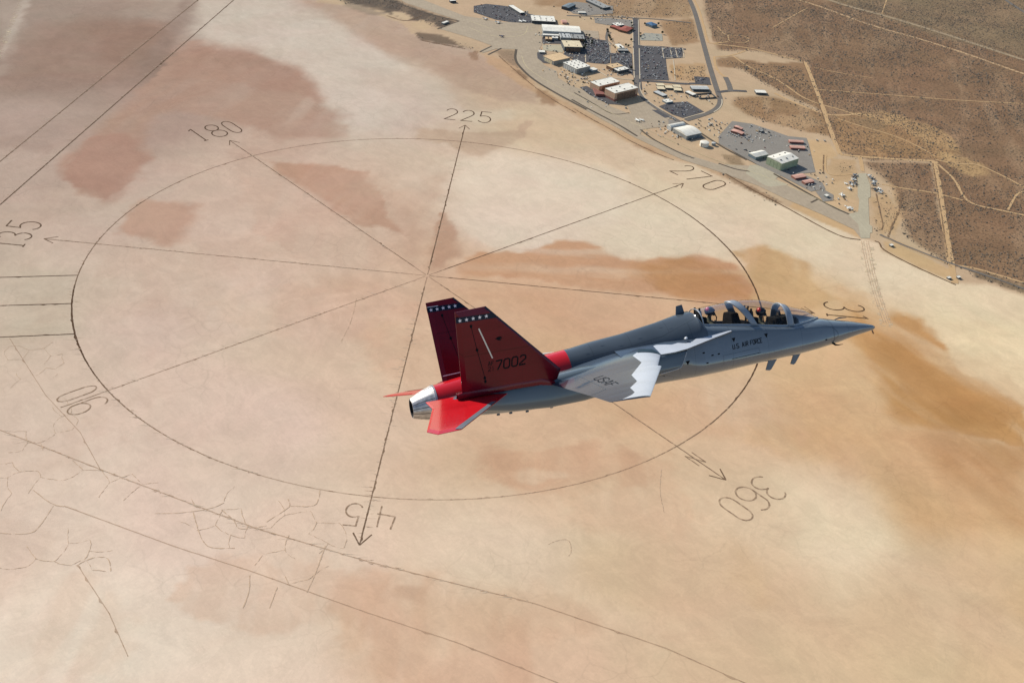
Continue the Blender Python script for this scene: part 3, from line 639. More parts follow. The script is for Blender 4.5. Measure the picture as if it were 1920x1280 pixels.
# ---- dirt roads in the brush country
for pix, w in [([(570,268),(625,400),(690,590),(722,662)], 11), ([(722,662),(800,672),(1000,685),(1120,690),(1140,700)], 9), ([(1125,692),(1160,900),(1190,1100),(1215,1215)], 13),
   ([(180,190),(330,205),(450,235),(572,268)], 6), ([(180,245),(186,290),(210,320),(235,335)], 7), ([(180,245),(260,240),(330,212)], 5), ([(260,240),(330,290),(430,330),(500,375),(560,420),(640,450),(720,470),(810,500)], 5),
   ([(440,400),(500,430),(580,465),(650,490),(720,497),(810,487)], 7), ([(625,385),(900,405),(1200,430),(1509,445)], 4), ([(610,290),(720,315),(860,335)], 3), ([(700,505),(800,540),(950,580),(1060,630),(1130,672)], 4),
   ([(1130,685),(1220,705),(1300,700),(1400,745),(1520,808)], 5), ([(1140,705),(1215,770),(1250,850),(1300,880),(1400,900),(1520,925)], 6), ([(900,790),(1000,810),(1120,825),(1250,860)], 5), ([(1440,900),(1480,825),(1520,820)], 5),
   ([(430,120),(500,80),(580,35)], 3), ([(240,152),(325,155),(332,185),(245,183),(240,152)], 3), ([(195,115),(215,140),(245,160)], 3), ([(900,60),(910,30),(920,0)], 4), ([(805,672),(812,700),(818,735)], 9),
   ([(95,0),(120,50),(150,170),(160,190),(240,180)], 6), ([(900,1010),(1050,1075),(1190,1130)], 9), ([(1205,1135),(1300,1150),(1400,1180),(1520,1215)], 6), ([(660,665),(655,740),(700,755),(790,745)], 4)]:
    road('dirt_road', [Zd(*p) for p in pix], w, S_DIRT, jag=.18, step=14, wear=lambda t: -.1)
for pix in ([(560,262),(614,398),(680,592)], [(1118,700),(1152,902),(1182,1102)], [(650,665),(648,735),(655,745)], [(875,830),(890,900),(905,960),(900,985)]):
    road('dirt_road', [Zd(*p) for p in pix], 2.6, S_TRKD, jag=.5, step=10)
road('desert_highway', [Zd(*p) for p in [(640,-10),(760,30),(900,65),(1100,125),(1300,190),(1520,262),(1700,320)]], 17, smat('old_highway', soilc(160,140,112), var=.1, scale=.05), step=30)
road('highway_verge', [Zd(*p) for p in [(690,-10),(780,22),(920,58),(1120,118),(1320,182),(1520,248)]], 4, S_TRKD, jag=.3, step=12)
road('service_track', [Zd(*p) for p in [(505,-10),(640,30),(850,110),(1000,150),(1200,210),(1520,322)]], 11, S_DIRT, jag=.3, step=14, wear=lambda t: .05)
road('service_track', [Zd(*p) for p in [(520,-10),(655,28),(860,102),(1010,145),(1210,205),(1520,314)]], 4, S_TRKD, jag=.5, step=12)
road('desert_highway', [Zd(*p) for p in [(1400,-20),(1460,22),(1540,72)]], 13, S_ROAD, step=30)

# ---- airfield paving
gpoly('apron', [(733,-12),(762,-12),(872,31),(900,35),(935,42),(985,42),(1016,46),(1016,84),(1010,96),(1007,104),(1020,122),(1044,134),(1046,146),(1068,160),(1100,172),(1140,198),(1180,214),(1195,205),(1212,196),(1228,210),(1250,224),(1262,232),(1250,238),(1226,240),(1205,243),(1200,252),(1222,262),(1262,280),(1300,294),(1345,308),(1420,312),(1440,318),(1445,328),(1470,346),(1520,366),(1560,386),(1592,400),(1614,402),(1614,447),(1600,430),(1540,402),(1470,372),(1420,348),(1380,334),(1330,316),(1280,300),(1240,282),(1190,258),(1150,236),(1100,208),(1040,176),(1000,150),(976,128),(966,112),(968,93),(930,92),(905,100),(900,95),(922,86),(880,71),(825,55),(862,40),(760,6)], S_CONC)
gpoly('parking_pad', [Zc(*p) for p in [(1175,690),(1250,690),(1290,800),(1290,900),(1270,910),(1280,1140),(1305,1160),(1305,1215),(1285,1220),(1285,1265),(1205,1265),(1180,1140),(1090,1052),(1180,1030),(1190,920),(1175,890)]], S_PADC)
gpoly('hangar_apron', [Zc(*p) for p in [(215,615),(370,610),(520,690),(440,740),(560,790),(400,810),(340,790),(180,690)]], S_PADC)
gpoly('hangar_apron', [Za(*p) for p in [(590,430),(790,425),(785,500),(600,480)]], S_PADC)
gpoly('hangar_apron', [Zb(*p) for p in [(580,590),(790,545),(900,640),(1060,735),(960,790),(830,800),(760,830),(700,790),(620,690)]], S_CONC)
for pix, w in [([(1072,187),(1100,203),(1160,234),(1195,256)], 6), ([(968,93),(965,112),(976,128),(1000,150),(1040,174),(1100,206)], 7)]:
    road('taxiway_shoulder', pix, w, S_SHLD, step=15)
for pix, w in [([Zb(-20,445),Zb(200,570),Zb(380,680),Zb(470,692),Zb(600,672)], 4), ([Zb(725,860),Zb(850,960),Zb(1000,1040),Zb(1200,1140),Zb(1330,1185)], 5), ([Zc(-60,600),Zc(90,655),Zc(220,672)], 5), ([Zc(-20,430),Zc(130,530),Zc(310,622)], 5),
               ([Zc(430,692),Zc(600,790),Zc(820,915),Zc(1000,1010),Zc(1100,1052)], 6), ([Zb(1190,760),Zb(1420,910),Zb(1650,1060),Zb(1920,1200)], 6), ([Zc(760,950),Zc(830,915)], 5), ([(900,98),(922,87)], 5), ([(915,103),(940,91)], 5), ([(820,55),(862,40)], 4), ([(733,2),(800,26),(860,40)], 5)]:
    road('taxiway_shoulder', pix, w, S_SHLD, step=12)
road('shore_track', [Zb(-30,620),Zb(150,730),Zb(380,850),Zb(560,960),Zb(760,1060),Zb(960,1150),Zb(1100,1200)], 3, S_TRKD, jag=.6, step=8)
road('shore_track', [Zc(0,690),Zc(230,830),Zc(500,970),Zc(700,1080),Zc(900,1190),Zc(1060,1262),Zc(1200,1278)], 3.2, S_TRKD, jag=.3, step=8, wear=lambda t: -.1)
road('shore_track', [(1640,452),(1650,455),(1653,468),(1720,502),(1792,534)], 3.2, S_TRKD, jag=.3, step=8, wear=lambda t: -.1)
road('shore_track', [(1650,440),(1700,462),(1760,486),(1800,500),(1860,520),(1930,545)], 6, S_ROAD, jag=.3, step=10)
road('shore_track', [(1690,360),(1688,390),(1672,425),(1665,445)], 4, S_TRKD, jag=.6, step=8)
road('shore_track', [(935,105),(965,132),(1000,162),(1040,190),(1080,212)], 3, S_TRKD, jag=.7, step=8)
road('shore_track', [(790,76),(830,84),(872,92)], 5, S_TRKD, jag=.7, step=8)
road('shore_track', [(725,30),(762,42),(790,30)], 4, S_TRKD, jag=.7, step=8)
# painted apron lines
for pix in ([(880,40),(930,58),(975,62),(1000,58)], [(880,52),(915,68),(960,70),(985,66),(990,50)], [(978,105),(985,126),(1020,150),(1080,180),(1130,205),(1180,228),(1240,256),(1330,298),(1420,325),(1500,358),(1580,395)]):
    road('apron_line', pix, 1.2, smat('line_paint', soilc(205,190,150)) if 'line_paint' not in bpy.data.materials else bpy.data.materials['line_paint'], step=15)

# ---- asphalt lots and streets of the base
def lot(pix, mat=None): return gpoly('car_park', pix, mat or S_ASPH)
LOTS = {
 'west': [Za(*p) for p in [(-60,60),(60,40),(240,60),(300,70),(470,135),(600,165),(590,225),(440,222),(300,215),(150,190),(0,140),(-60,120)]],
 'hangar': [Za(*p) for p in [(990,330),(1100,375),(1190,385),(1215,405),(1240,490),(1230,600),(1190,610),(1060,600),(1010,590),(1000,500),(985,450)]],
 'mid': [Za(*p) for p in [(1240,505),(1440,510),(1450,720),(1340,640),(1240,600)]],
 'avenue': [Za(*p) for p in [(1510,450),(1720,450),(1920,455),(1920,550),(1760,560),(1770,660),(1790,765),(1515,755)]],
 'south': [Zb(*p) for p in [(930,600),(1040,560),(1250,545),(1440,660),(1200,730),(1080,690)]],
 'small': [Zb(*p) for p in [(1325,262),(1500,275),(1515,345),(1340,330)]],
 'club': [Za(*p) for p in [(1510,345),(1560,315),(1725,325),(1730,390),(1520,385)]],
 'north': [Za(*p) for p in [(780,60),(900,20),(1260,60),(1260,130),(1000,150),(880,130)]],
 'shed': [Zc(*p) for p in [(-60,360),(60,225),(240,250),(420,310),(560,360),(720,375),(740,430),(800,680),(680,690),(860,770),(890,830),(760,850),(540,735),(300,620),(130,525),(-60,425)]],
}
for k_, v in LOTS.items():
    lot(v, {'shed': S_ASP2, 'north': S_ASP2, 'club': smat('grey_lot', soilc(160,158,146), var=.06)}.get(k_))
lot([Za(*p) for p in [(590,315),(780,330),(790,420),(590,415)]])
lot([Za(*p) for p in [(820,490),(1000,500),(1010,600),(920,590),(780,520)]])
lot([Za(*p) for p in [(950,320),(1040,340),(1040,450),(985,500),(960,480)]])
lot([Za(*p) for p in [(540,500),(600,490),(640,580),(700,610),(600,600),(545,555)]])
lot([Zb(*p) for p in [(40,385),(120,370),(330,480),(430,550),(560,590),(350,570),(150,470)]])
lot([Zb(*p) for p in [(850,640),(960,640),(1060,720),(1000,730)]])
lot([Za(*p) for p in [(1080,170),(1240,175),(1450,195),(1455,260),(1330,250),(1200,240),(1090,220)]], S_ASP2)
lot([Za(*p) for p in [(940,285),(1120,300),(1130,370),(1040,360),(960,330)]], S_CONC)
lot([Zb(*p) for p in [(1040,745),(1200,770),(1240,800),(1400,900),(1440,950),(1250,985),(1040,850)]], S_ASP2)
lot([Zc(*p) for p in [(800,850),(880,835),(960,880),(960,930),(870,940)]], S_ASP2)
ST_ = [([Za(1475,180),Za(1478,300),Za(1482,450),Za(1485,600),Za(1490,750),Za(1500,850)], 20), ([Za(1490,440),Za(1700,445),Za(1950,470)], 11), ([Za(1500,765),Za(1700,775),Za(1950,800),Zb(1300,340),Zb(1520,350)], 12),
       ([Zb(690,250),Zb(680,330),Zb(700,420),Zb(760,520),Zb(900,620),Zb(1100,730),Zb(1200,790)], 10), ([(1288,-8),(1293,0),(1304,26),(1319,83),(1332,131),(1345,172),(1352,190),(1345,204),(1325,214),(1286,226)], 14), ([Zb(1590,440),Zb(1740,420),Zb(1920,430)], 12), ([Zb(1680,270),Zb(1720,350),Zb(1740,430)], 14),
       ([Za(820,150),Za(1000,155),Za(1300,165),Za(1700,185),Za(2000,220)], 7), ([Za(1210,290),Za(1190,380),Za(1240,420)], 7)]
for pix, w in ST_: road('street', pix, w, S_ASPH if w in (20, 11, 12) else S_ROAD, step=15)
for pix, w in [([Za(1445,190),Za(1448,300),Za(1450,440)], 2.2), ([Za(1500,190),Za(1502,300),Za(1505,430)], 2.2), ([Za(1452,460),Za(1456,600),Za(1462,740)], 2.4), ([Za(1508,460),Za(1510,600),Za(1514,750)], 2.4), ([Za(1215,400),Za(1240,430),Za(1380,440),Za(1430,420)], 2.2), ([Za(1500,425),Za(1560,440),Za(1700,445)], 2.0),
               ([Zb(720,330),Zb(715,400),Zb(760,490),Zb(850,570),Zb(980,650)], 2.2), ([Zb(1550,665),Zb(1620,620),Zb(1645,560),Zb(1640,520)], 3), ([Zb(200,180),Zb(300,230),Zb(350,265),Zb(500,290),Zb(640,300)], 4), ([Zb(1215,735),Zb(1330,700),Zb(1450,670)], 3), ([(1262,112),(1264,125),(1266,152)], 2.4),
               ([Za(1000,505),Za(1000,590)], 2.4), ([Za(1230,420),Za(1232,500),Za(1245,505)], 2.2)]:
    road('kerb', pix, w, S_KERB, step=15)
for q_ in ([(1725,455),(1800,460),(1820,550),(1740,550)], [(1850,460),(1920,462),(1935,545),(1870,545)]):
    road('kerb', [Za(*p) for p in q_+[q_[0]]], 2.2, S_KERB, sm=0)
# ================================================================== buildings
BM = {}
def bmat(key, col, rough=.8, metal=0.0, var=.14):
    if key not in BM: BM[key] = pmat('building_'+key, soilc(*col), rough, metal=metal, var=var, scale=.12)
    return BM[key]
bmat('white', (232,228,216)); bmat('cream', (222,205,170)); bmat('tan', (214,182,138)); bmat('pink', (196,160,132)); bmat('grey', (150,150,146)); bmat('dark', (70,74,78)); bmat('green', (158,168,138))
bmat('red', (150,74,54)); bmat('blue', (62,104,142)); bmat('rose', (206,158,140)); bmat('palegrey', (188,190,188)); bmat('brown', (120,92,72)); bmat('vent', (60,60,62)); bmat('glass', (40,52,62), .2); bmat('maroon', (138,84,72)); bmat('slate', (110,124,132))
def rect(roof, h):
    P = [np.array(G2(*p, h)) for p in roof]
    e1 = (P[1]-P[0]+P[2]-P[3])/2; e2 = (P[3]-P[0]+P[2]-P[1])/2; c = sum(P)/4
    L = np.linalg.norm(e1); a = math.atan2(e1[1], e1[0]); n = np.array([-math.sin(a), math.cos(a)]); W = float(e2@n)
    return c, L, abs(W), a
def box_part(name, x0, x1, y0, y1, z0, z1, mat, parent):
    v = [(x0,y0,z0),(x1,y0,z0),(x1,y1,z0),(x0,y1,z0),(x0,y0,z1),(x1,y0,z1),(x1,y1,z1),(x0,y1,z1)]
    return mesh(name, v, [(0,3,2,1),(4,5,6,7),(0,1,5,4),(1,2,6,5),(2,3,7,6),(3,0,4,7)], mat, parent)
BASE_A = rect([Za(1180,840), Za(1415,785), Za(1490,835), Za(1285,885)], 22)[3]
def building(name, roof, h, wall, rf, label, cat='building', style='flat', vents=0, doors=None, rise=None, windows=None, stripe=None, fix=True, group=None):
    """walls, roof, roof vents, doors and windows of one building; roof = four traced corners of its roof at height h"""
    c, L, W, a = rect(roof, h)
    if fix:                                   # the base is laid out on one grid
        k = round((a-BASE_A)/(math.pi/2)); a2 = BASE_A+k*math.pi/2
        if abs(a-a2) < R(16): a = a2
    e = empty(name, (c[0], c[1], 0.0), a); tag(e, label, cat, group)
    x, y = L/2, W/2
    wv = [(-x,-y,0),(x,-y,0),(x,y,0),(-x,y,0),(-x,-y,h),(x,-y,h),(x,y,h),(-x,y,h)]
    mesh('wall', wv, [(0,1,5,4),(1,2,6,5),(2,3,7,6),(3,0,4,7)], BM[wall], e)
    o = .35; rise = rise if rise is not None else max(.4, W*.10)
    if style == 'flat':
        r_ = box_part('roof', -x-o, x+o, -y-o, y+o, h+.003, h+.5, BM[rf], e)
        pv = []                                # parapet
        for (a0, a1, b0, b1) in ((-x-o, x+o, -y-o, -y), (-x-o, x+o, y, y+o)): box_part('parapet', a0, a1, b0, b1, h+.503, h+.9, BM[rf], r_)
    else:
        n = {'gable': 2, 'arch': 10, 'hip': 2}[style]
        prof = []
        for i in range(n+1):
            t = -1+2*i/n; z = rise*(1-abs(t)) if style != 'arch' else rise*math.cos(t*math.pi/2*.95)
            prof.append((t*(y+o), h+z+.2))
        ins = W*.5 if style == 'hip' else 0
        vs = [(-x-o+(ins if 0 < i < n else 0), p[0], p[1]) for i, p in enumerate(prof)]+[(x+o-(ins if 0 < i < n else 0), p[0], p[1]) for i, p in enumerate(prof)]
        m = n+1; fs = [(i, m+i, m+i+1, i+1) for i in range(n)]+[tuple(range(m)), tuple(reversed(range(m, 2*m)))]
        r_ = mesh('roof', vs, fs, BM[rf], e); md = r_.modifiers.new('thickness', 'SOLIDIFY'); md.thickness = .3
    rr_ = random.Random(hash(label) % 9973)
    rr_ = random.Random(len(label)*31+int(abs(c[0])))
    for i in range(vents):
        cols = max(1, int(round(math.sqrt(vents*L/max(W, 1))))); rows = max(1, int(math.ceil(vents/cols)))
        vx = -x+L*((i % cols)+.5)/cols+rr_.uniform(-1, 1); vy = -y+W*((i//cols)+.5)/rows+rr_.uniform(-1, 1)
        zz = h+.5 if style == 'flat' else h+.2+(rise*(1-abs(vy)/y) if style != 'arch' else rise*math.cos(vy/y*math.pi/2*.95))
        s = rr_.uniform(1.0, 1.9); box_part('roof_vent', vx-s, vx+s, vy-s*.8, vy+s*.8, zz-.2, zz+1.2, BM['vent'], e)
    if doors:
        side, cnt, mat_, frac = doors          # side 0: -y, 1: +x, 2: +y, 3: -x
        ln = L if side in (0, 2) else W
        for i in range(cnt):
            t0 = -ln/2*frac+ln*frac*i/cnt+.4; t1 = -ln/2*frac+ln*frac*(i+1)/cnt-.4
            hz = h*.82
            if side == 0: box_part('hangar_door', t0, t1, -y-.35, -y-.003, .1, hz, BM[mat_], e)
            if side == 2: box_part('hangar_door', t0, t1, y+.003, y+.35, .1, hz, BM[mat_], e)
            if side == 1: box_part('hangar_door', x+.003, x+.35, t0, t1, .1, hz, BM[mat_], e)
            if side == 3: box_part('hangar_door', -x-.35, -x-.003, t0, t1, .1, hz, BM[mat_], e)
    if windows:
        for side in windows:
            ln = L if side in (0, 2) else W; cnt = max(2, int(ln/7))
            for i in range(cnt):
                t = -ln/2+ln*(i+.5)/cnt; z0, z1 = h*.45, h*.45+min(2.2, h*.3)
                if side == 0: box_part('window', t-1.4, t+1.4, -y-.06, -y-.003, z0, z1, BM['glass'], e)
                if side == 2: box_part('window', t-1.4, t+1.4, y+.003, y+.06, z0, z1, BM['glass'], e)
                if side == 1: box_part('window', x+.003, x+.06, t-1.4, t+1.4, z0, z1, BM['glass'], e)
                if side == 3: box_part('window', -x-.06, -x-.003, t-1.4, t+1.4, z0, z1, BM['glass'], e)
    if stripe:
        m_, z0, z1 = stripe
        for k, (a0, a1, b0, b1) in enumerate(((-x-.12, x+.12, -y-.12, -y-.003), (x+.003, x+.12, -y, y), (-x-.12, x+.12, y+.003, y+.12), (-x-.12, -x-.003, -y, y))):
            box_part('painted_band', a0, a1, b0, b1, z0, z1, BM[m_], e)
    return e
def q4(Z, *p): return [Z(*v) for v in p]
building('hangar', q4(Za,(1180,840),(1415,785),(1490,835),(1285,885)), 22, 'pink', 'white', 'largest pink-walled white-roofed hangar beside the taxiway, casting a wide shadow', 'hangar', vents=5, doors=(0,6,'brown',.8), stripe=('maroon',1,6))  # brown doors: shade on the pink wall put into their colour
building('hangar', q4(Za,(1045,775),(1245,735),(1325,775),(1125,820)), 17, 'pink', 'white', 'long pink-walled white-roofed hangar touching the largest one', 'hangar', vents=4, doors=(0,5,'brown',.7))  # door brown also stands in for wall shade
building('annex', q4(Za,(1060,835),(1150,830),(1180,900),(1110,890)), 6, 'maroon', 'maroon', 'low reddish annex in front of the pink hangars', 'annex')
building('hangar', q4(Za,(780,590),(920,570),(1050,630),(915,655)), 14, 'grey', 'white', 'white hangar with two rows of dark roof vents near the apron', 'hangar', vents=12, doors=(3,6,'palegrey',.85))
building('annex', q4(Za,(1030,648),(1085,638),(1110,662),(1045,672)), 6, 'slate', 'white', 'small pale flat-roofed block beside the vented white hangar', 'annex')
building('office', q4(Za,(1190,620),(1300,600),(1360,625),(1265,648)), 9, 'brown', 'tan', 'brown-roofed half of the office between the car parks', 'office', windows=(0,1), vents=2)
building('office', q4(Za,(1270,650),(1362,628),(1415,655),(1300,675)), 8, 'dark', 'white', 'white-roofed half of the office between the car parks', 'office', windows=(0,1), vents=3)
building('hangar', q4(Za,(590,235),(945,250),(950,315),(595,290)), 11, 'palegrey', 'white', 'longest white-roofed hangar at the head of the apron', 'hangar', style='gable', rise=3, doors=(3,5,'grey',.8))
building('workshop', q4(Za,(595,322),(745,328),(748,342),(597,334)), 8, 'grey', 'white', 'narrow white roof strip below the longest hangar', 'workshop')
building('workshop', q4(Za,(620,352),(680,356),(680,376),(620,372)), 6, 'brown', 'tan', 'small tan roof inside the dark yard of the apron', 'workshop', vents=2)
building('workshop', q4(Za,(682,343),(738,346),(738,366),(682,362)), 6, 'grey', 'white', 'small white roof next to the tan one in the dark yard', 'workshop', vents=1)
building('office', q4(Za,(755,318),(855,322),(856,362),(757,358)), 9, 'grey', 'palegrey', 'grey roof crowded with plant between the hangars', 'office', vents=8)
building('office', q4(Za,(860,325),(985,332),(986,372),(862,365)), 8, 'brown', 'grey', 'brownish grey roof behind the cream hangar', 'office', vents=7)
building('hangar', q4(Za,(785,385),(955,390),(958,450),(788,445)), 14, 'dark', 'cream', 'square cream-roofed hangar with a dark front', 'hangar', vents=3, doors=(0,4,'brown',.8), windows=(1,))
building('hangar', q4(Za,(600,535),(740,500),(860,550),(700,582)), 11, 'grey', 'tan', 'wide tan-roofed hangar at the bend of the taxiway', 'hangar', doors=(3,4,'cream',.7))
building('shed', q4(Za,(560,478),(615,480),(612,498),(558,496)), 4, 'grey', 'white', 'small white shed at the corner of the apron', 'shed')
building('office', q4(Za,(470,145),(710,160),(705,208),(505,200)), 8, 'dark', 'white', 'white flat roof dotted with dark plant behind the ramp', 'office', vents=10, windows=(0,))
building('office', q4(Za,(230,55),(275,57),(460,115),(425,125)), 6, 'dark', 'white', 'long narrow white roof behind the western car park', 'office', fix=False)
building('shed', q4(Za,(770,190),(815,192),(822,215),(778,215)), 5, 'rose', 'rose', 'small pinkish hut behind the longest hangar', 'shed', style='gable')
building('warehouse', q4(Za,(780,60),(850,25),(900,50),(830,80)), 8, 'dark', 'slate', 'grey-green roofed warehouse standing alone at the top', 'warehouse', style='gable', rise=2, fix=False)
building('warehouse', q4(Za,(980,5),(1060,-6),(1250,66),(1190,76)), 6, 'dark', 'grey', 'long low grey warehouse at the top edge', 'warehouse', fix=False, vents=4)
building('shed', q4(Za,(930,112),(1000,114),(1000,124),(932,124)), 4, 'grey', 'white', 'short white shed below the long grey warehouse', 'shed')
building('clubhouse', q4(Za,(1320,270),(1390,240),(1440,270),(1385,312)), 6, 'brown', 'red', 'square red-roofed hall west of the avenue', 'hall', style='hip', rise=2.5, fix=False)
building('clubhouse', q4(Za,(1235,245),(1285,240),(1335,268),(1305,285)), 5, 'brown', 'red', 'long red-roofed wing beside the square red hall', 'hall', style='gable', rise=1.5, fix=False)
building('office', q4(Za,(1258,222),(1335,212),(1355,238),(1288,250)), 6, 'dark', 'white', 'white and dark roof behind the red halls', 'office', vents=4, fix=False)
building('chapel', q4(Za,(1590,215),(1640,207),(1664,236),(1608,252)), 7, 'slate', 'blue', 'small building with a bright blue hipped roof', 'building', style='hip', rise=3, fix=False)
building('office', q4(Za,(1295,420),(1342,420),(1356,455),(1302,460)), 6, 'cream', 'white', 'small white roofed block on the kerbed island', 'office', vents=1)
building('office', q4(Za,(1305,464),(1400,466),(1405,484),(1310,482)), 5, 'dark', 'grey', 'dark low block below the small white one on the island', 'office', windows=(0,))
for i, (p, t) in enumerate([(((905,338),(985,338),(990,366),(910,366)), 'upper left'), (((912,374),(992,376),(998,408),(916,404)), 'lower left'), (((1003,364),(1082,366),(1088,396),(1008,392)), 'middle'), (((1090,355),(1170,357),(1178,384),(1096,382)), 'upper right'), (((1098,388),(1182,392),(1190,424),(1104,418)), 'lower right')]):
    building('trailer_office', q4(Zb, *p), 4, 'dark', 'cream', t+' of the five cream trailer roofs on bare dirt', 'trailer', windows=(0,), group='cream trailers on the dirt lot')
building('shed', q4(Zb,(865,432),(925,422),(1022,470),(985,484)), 4, 'dark', 'palegrey', 'long pale roof south of the cream trailers', 'shed', fix=False)
building('shed', q4(Zb,(975,526),(1050,512),(1088,545),(1015,556)), 4, 'slate', 'white', 'low white roof at the edge of the southern car park', 'shed', fix=False, vents=2)
building('warehouse', q4(Zb,(1288,366),(1478,368),(1490,408),(1305,402)), 6, 'dark', 'palegrey', 'long pale warehouse by the bend of the main road', 'warehouse', style='gable', rise=1.5)
building('shed', q4(Zb,(1260,425),(1300,422),(1330,468),(1272,474)), 5, 'dark', 'white', 'small white shed beside the walled compound', 'shed')
building('hangar', q4(Zb,(1085,845),(1265,812),(1405,898),(1250,935)), 9, 'grey', 'white', 'broad white arched hangar south of the taxiway', 'hangar', style='arch', rise=5, doors=(0,5,'slate',.8), fix=False)
building('hangar', q4(Zb,(1035,808),(1180,778),(1238,806),(1062,838)), 9, 'palegrey', 'white', 'shorter white bay in front of the broad arched hangar', 'hangar', style='arch', rise=4, fix=False)
building('hangar', q4(Zc,(380,540),(520,490),(650,555),(500,605)), 18, 'green', 'white', 'tall pale green hangar with six roof openings', 'hangar', style='gable', rise=4, vents=6, doors=(3,4,'green',.9))
building('hangar', q4(Zc,(215,505),(325,482),(375,520),(265,548)), 8, 'slate', 'white', 'small white gabled hangar beside the tall green one', 'hangar', style='gable', rise=4, vents=0, fix=False)
for i, (p, t) in enumerate([(((565,390),(690,395),(696,414),(570,406)), 'upper pink shed in the yard east of the green hangar'), (((575,440),(695,445),(716,468),(582,460)), 'lower pink shed in the yard east of the green hangar'), (((590,703),(688,690),(716,714),(622,734)), 'pink shed nearest the shadow of the green hangar'),
                            (((690,752),(760,737),(790,760),(702,776)), 'pink shed farther from the shadow of the green hangar'), (((60,300),(85,288),(160,330),(135,348)), 'long pink shed by the row of white vans'), (((78,268),(100,262),(155,288),(138,298)), 'short pink shed behind the row of white vans')]):
    building('storage_shed', q4(Zc, *p), 5, 'maroon', 'rose', t, 'shed', style='gable', rise=1.2, fix=False, group='pink sheds by the hangars')
building('shed', q4(Zc,(300,308),(325,298),(345,306),(318,318)), 4, 'dark', 'grey', 'grey lean-to on the upper edge of the shed yard', 'shed', fix=False)
building('trailer_office', q4(Zd,(356,386),(400,388),(404,400),(360,398)), 5, 'dark', 'white', 'lone white trailer at the end of the side road', 'trailer', fix=False)
building('shed', q4(Zc,(878,878),(900,872),(922,884),(900,894)), 4, 'grey', 'white', 'white hut on the small pad near the tow road', 'shed', fix=False)
building('shed', q4(Ze,(1222,226),(1272,208),(1282,218),(1232,240)), 4, 'grey', 'white', 'white box shed on the western taxiway spur', 'shed', fix=False)
building('shed', q4(Ze,(1290,2),(1340,0),(1370,8),(1310,14)), 6, 'dark', 'white', 'white roof at the very top by the western taxiway', 'shed', fix=False)
for px, py, t in ((1671,460,'near the end of the concrete pad'), (1779,521,'left of the dirt road end'), (1797,520,'right of the dirt road end')):
    building('hut', [(px-3,py-2),(px+2,py-3),(px+4,py),(px-1,py+1)], 3, 'dark', 'white', 'tiny white hut on the lake shore '+t, 'hut', fix=False)
# walled compound
c, L, W, a = rect(q4(Zb,(1365,458),(1540,440),(1565,500),(1382,502)), 3)
cw = empty('compound_wall', (c[0], c[1], 0), a); tag(cw, 'dark wall round the small yard by the main road', 'wall')
for x0, x1, y0, y1 in ((-L/2, L/2, -W/2, -W/2+.8), (-L/2, L/2, W/2-.8, W/2), (-L/2, -L/2+.8, -W/2+.8, W/2-.8), (L/2-.8, L/2, -W/2+.8, W/2-.8)): box_part('wall', x0, x1, y0, y1, 0, 3.2, BM['dark'], cw)
# water tank
def cyl(name, r, h, mat, parent, z0=0.0, n=28, dome=0.0):
    vs = []; fs = []
    rings = [(r, 0), (r, h), (r*.99, h+.05)]+([(r*.6, h+dome*.7), (r*.15, h+dome)] if dome else [])
    for rr, z in rings:
        vs += [(rr*math.cos(2*math.pi*i/n), rr*math.sin(2*math.pi*i/n), z0+z) for i in range(n)]
    for k in range(len(rings)-1):
        for i in range(n): j = (i+1) % n; fs.append((k*n+i, k*n+j, (k+1)*n+j, (k+1)*n+i))
    fs.append(tuple(range((len(rings)-1)*n, len(rings)*n)))
    return mesh(name, vs, fs, mat, parent, smooth=35)
g = G2(*Zb(1440,1040)); tk = empty('storage_tank', (*g, 0)); tag(tk, 'round white water tank south of the arched hangar', 'tank')
cyl('tank_shell', 10.5, 9, BM['white'], tk); cyl('tank_roof', 10.8, .3, BM['white'], tk, 9.06, dome=1.2); box_part('tank_stair', 10.6, 11.6, -1, 1, 0, 9, BM['grey'], tk)
g = G2(*Zb(1545,1035)); tk = empty('storage_tank', (*g, 0)); tag(tk, 'small grey tank right of the white one', 'tank')
cyl('tank_shell', 5, 6, BM['grey'], tk); cyl('tank_roof', 5.2, .3, BM['palegrey'], tk, 6.05, dome=.8)

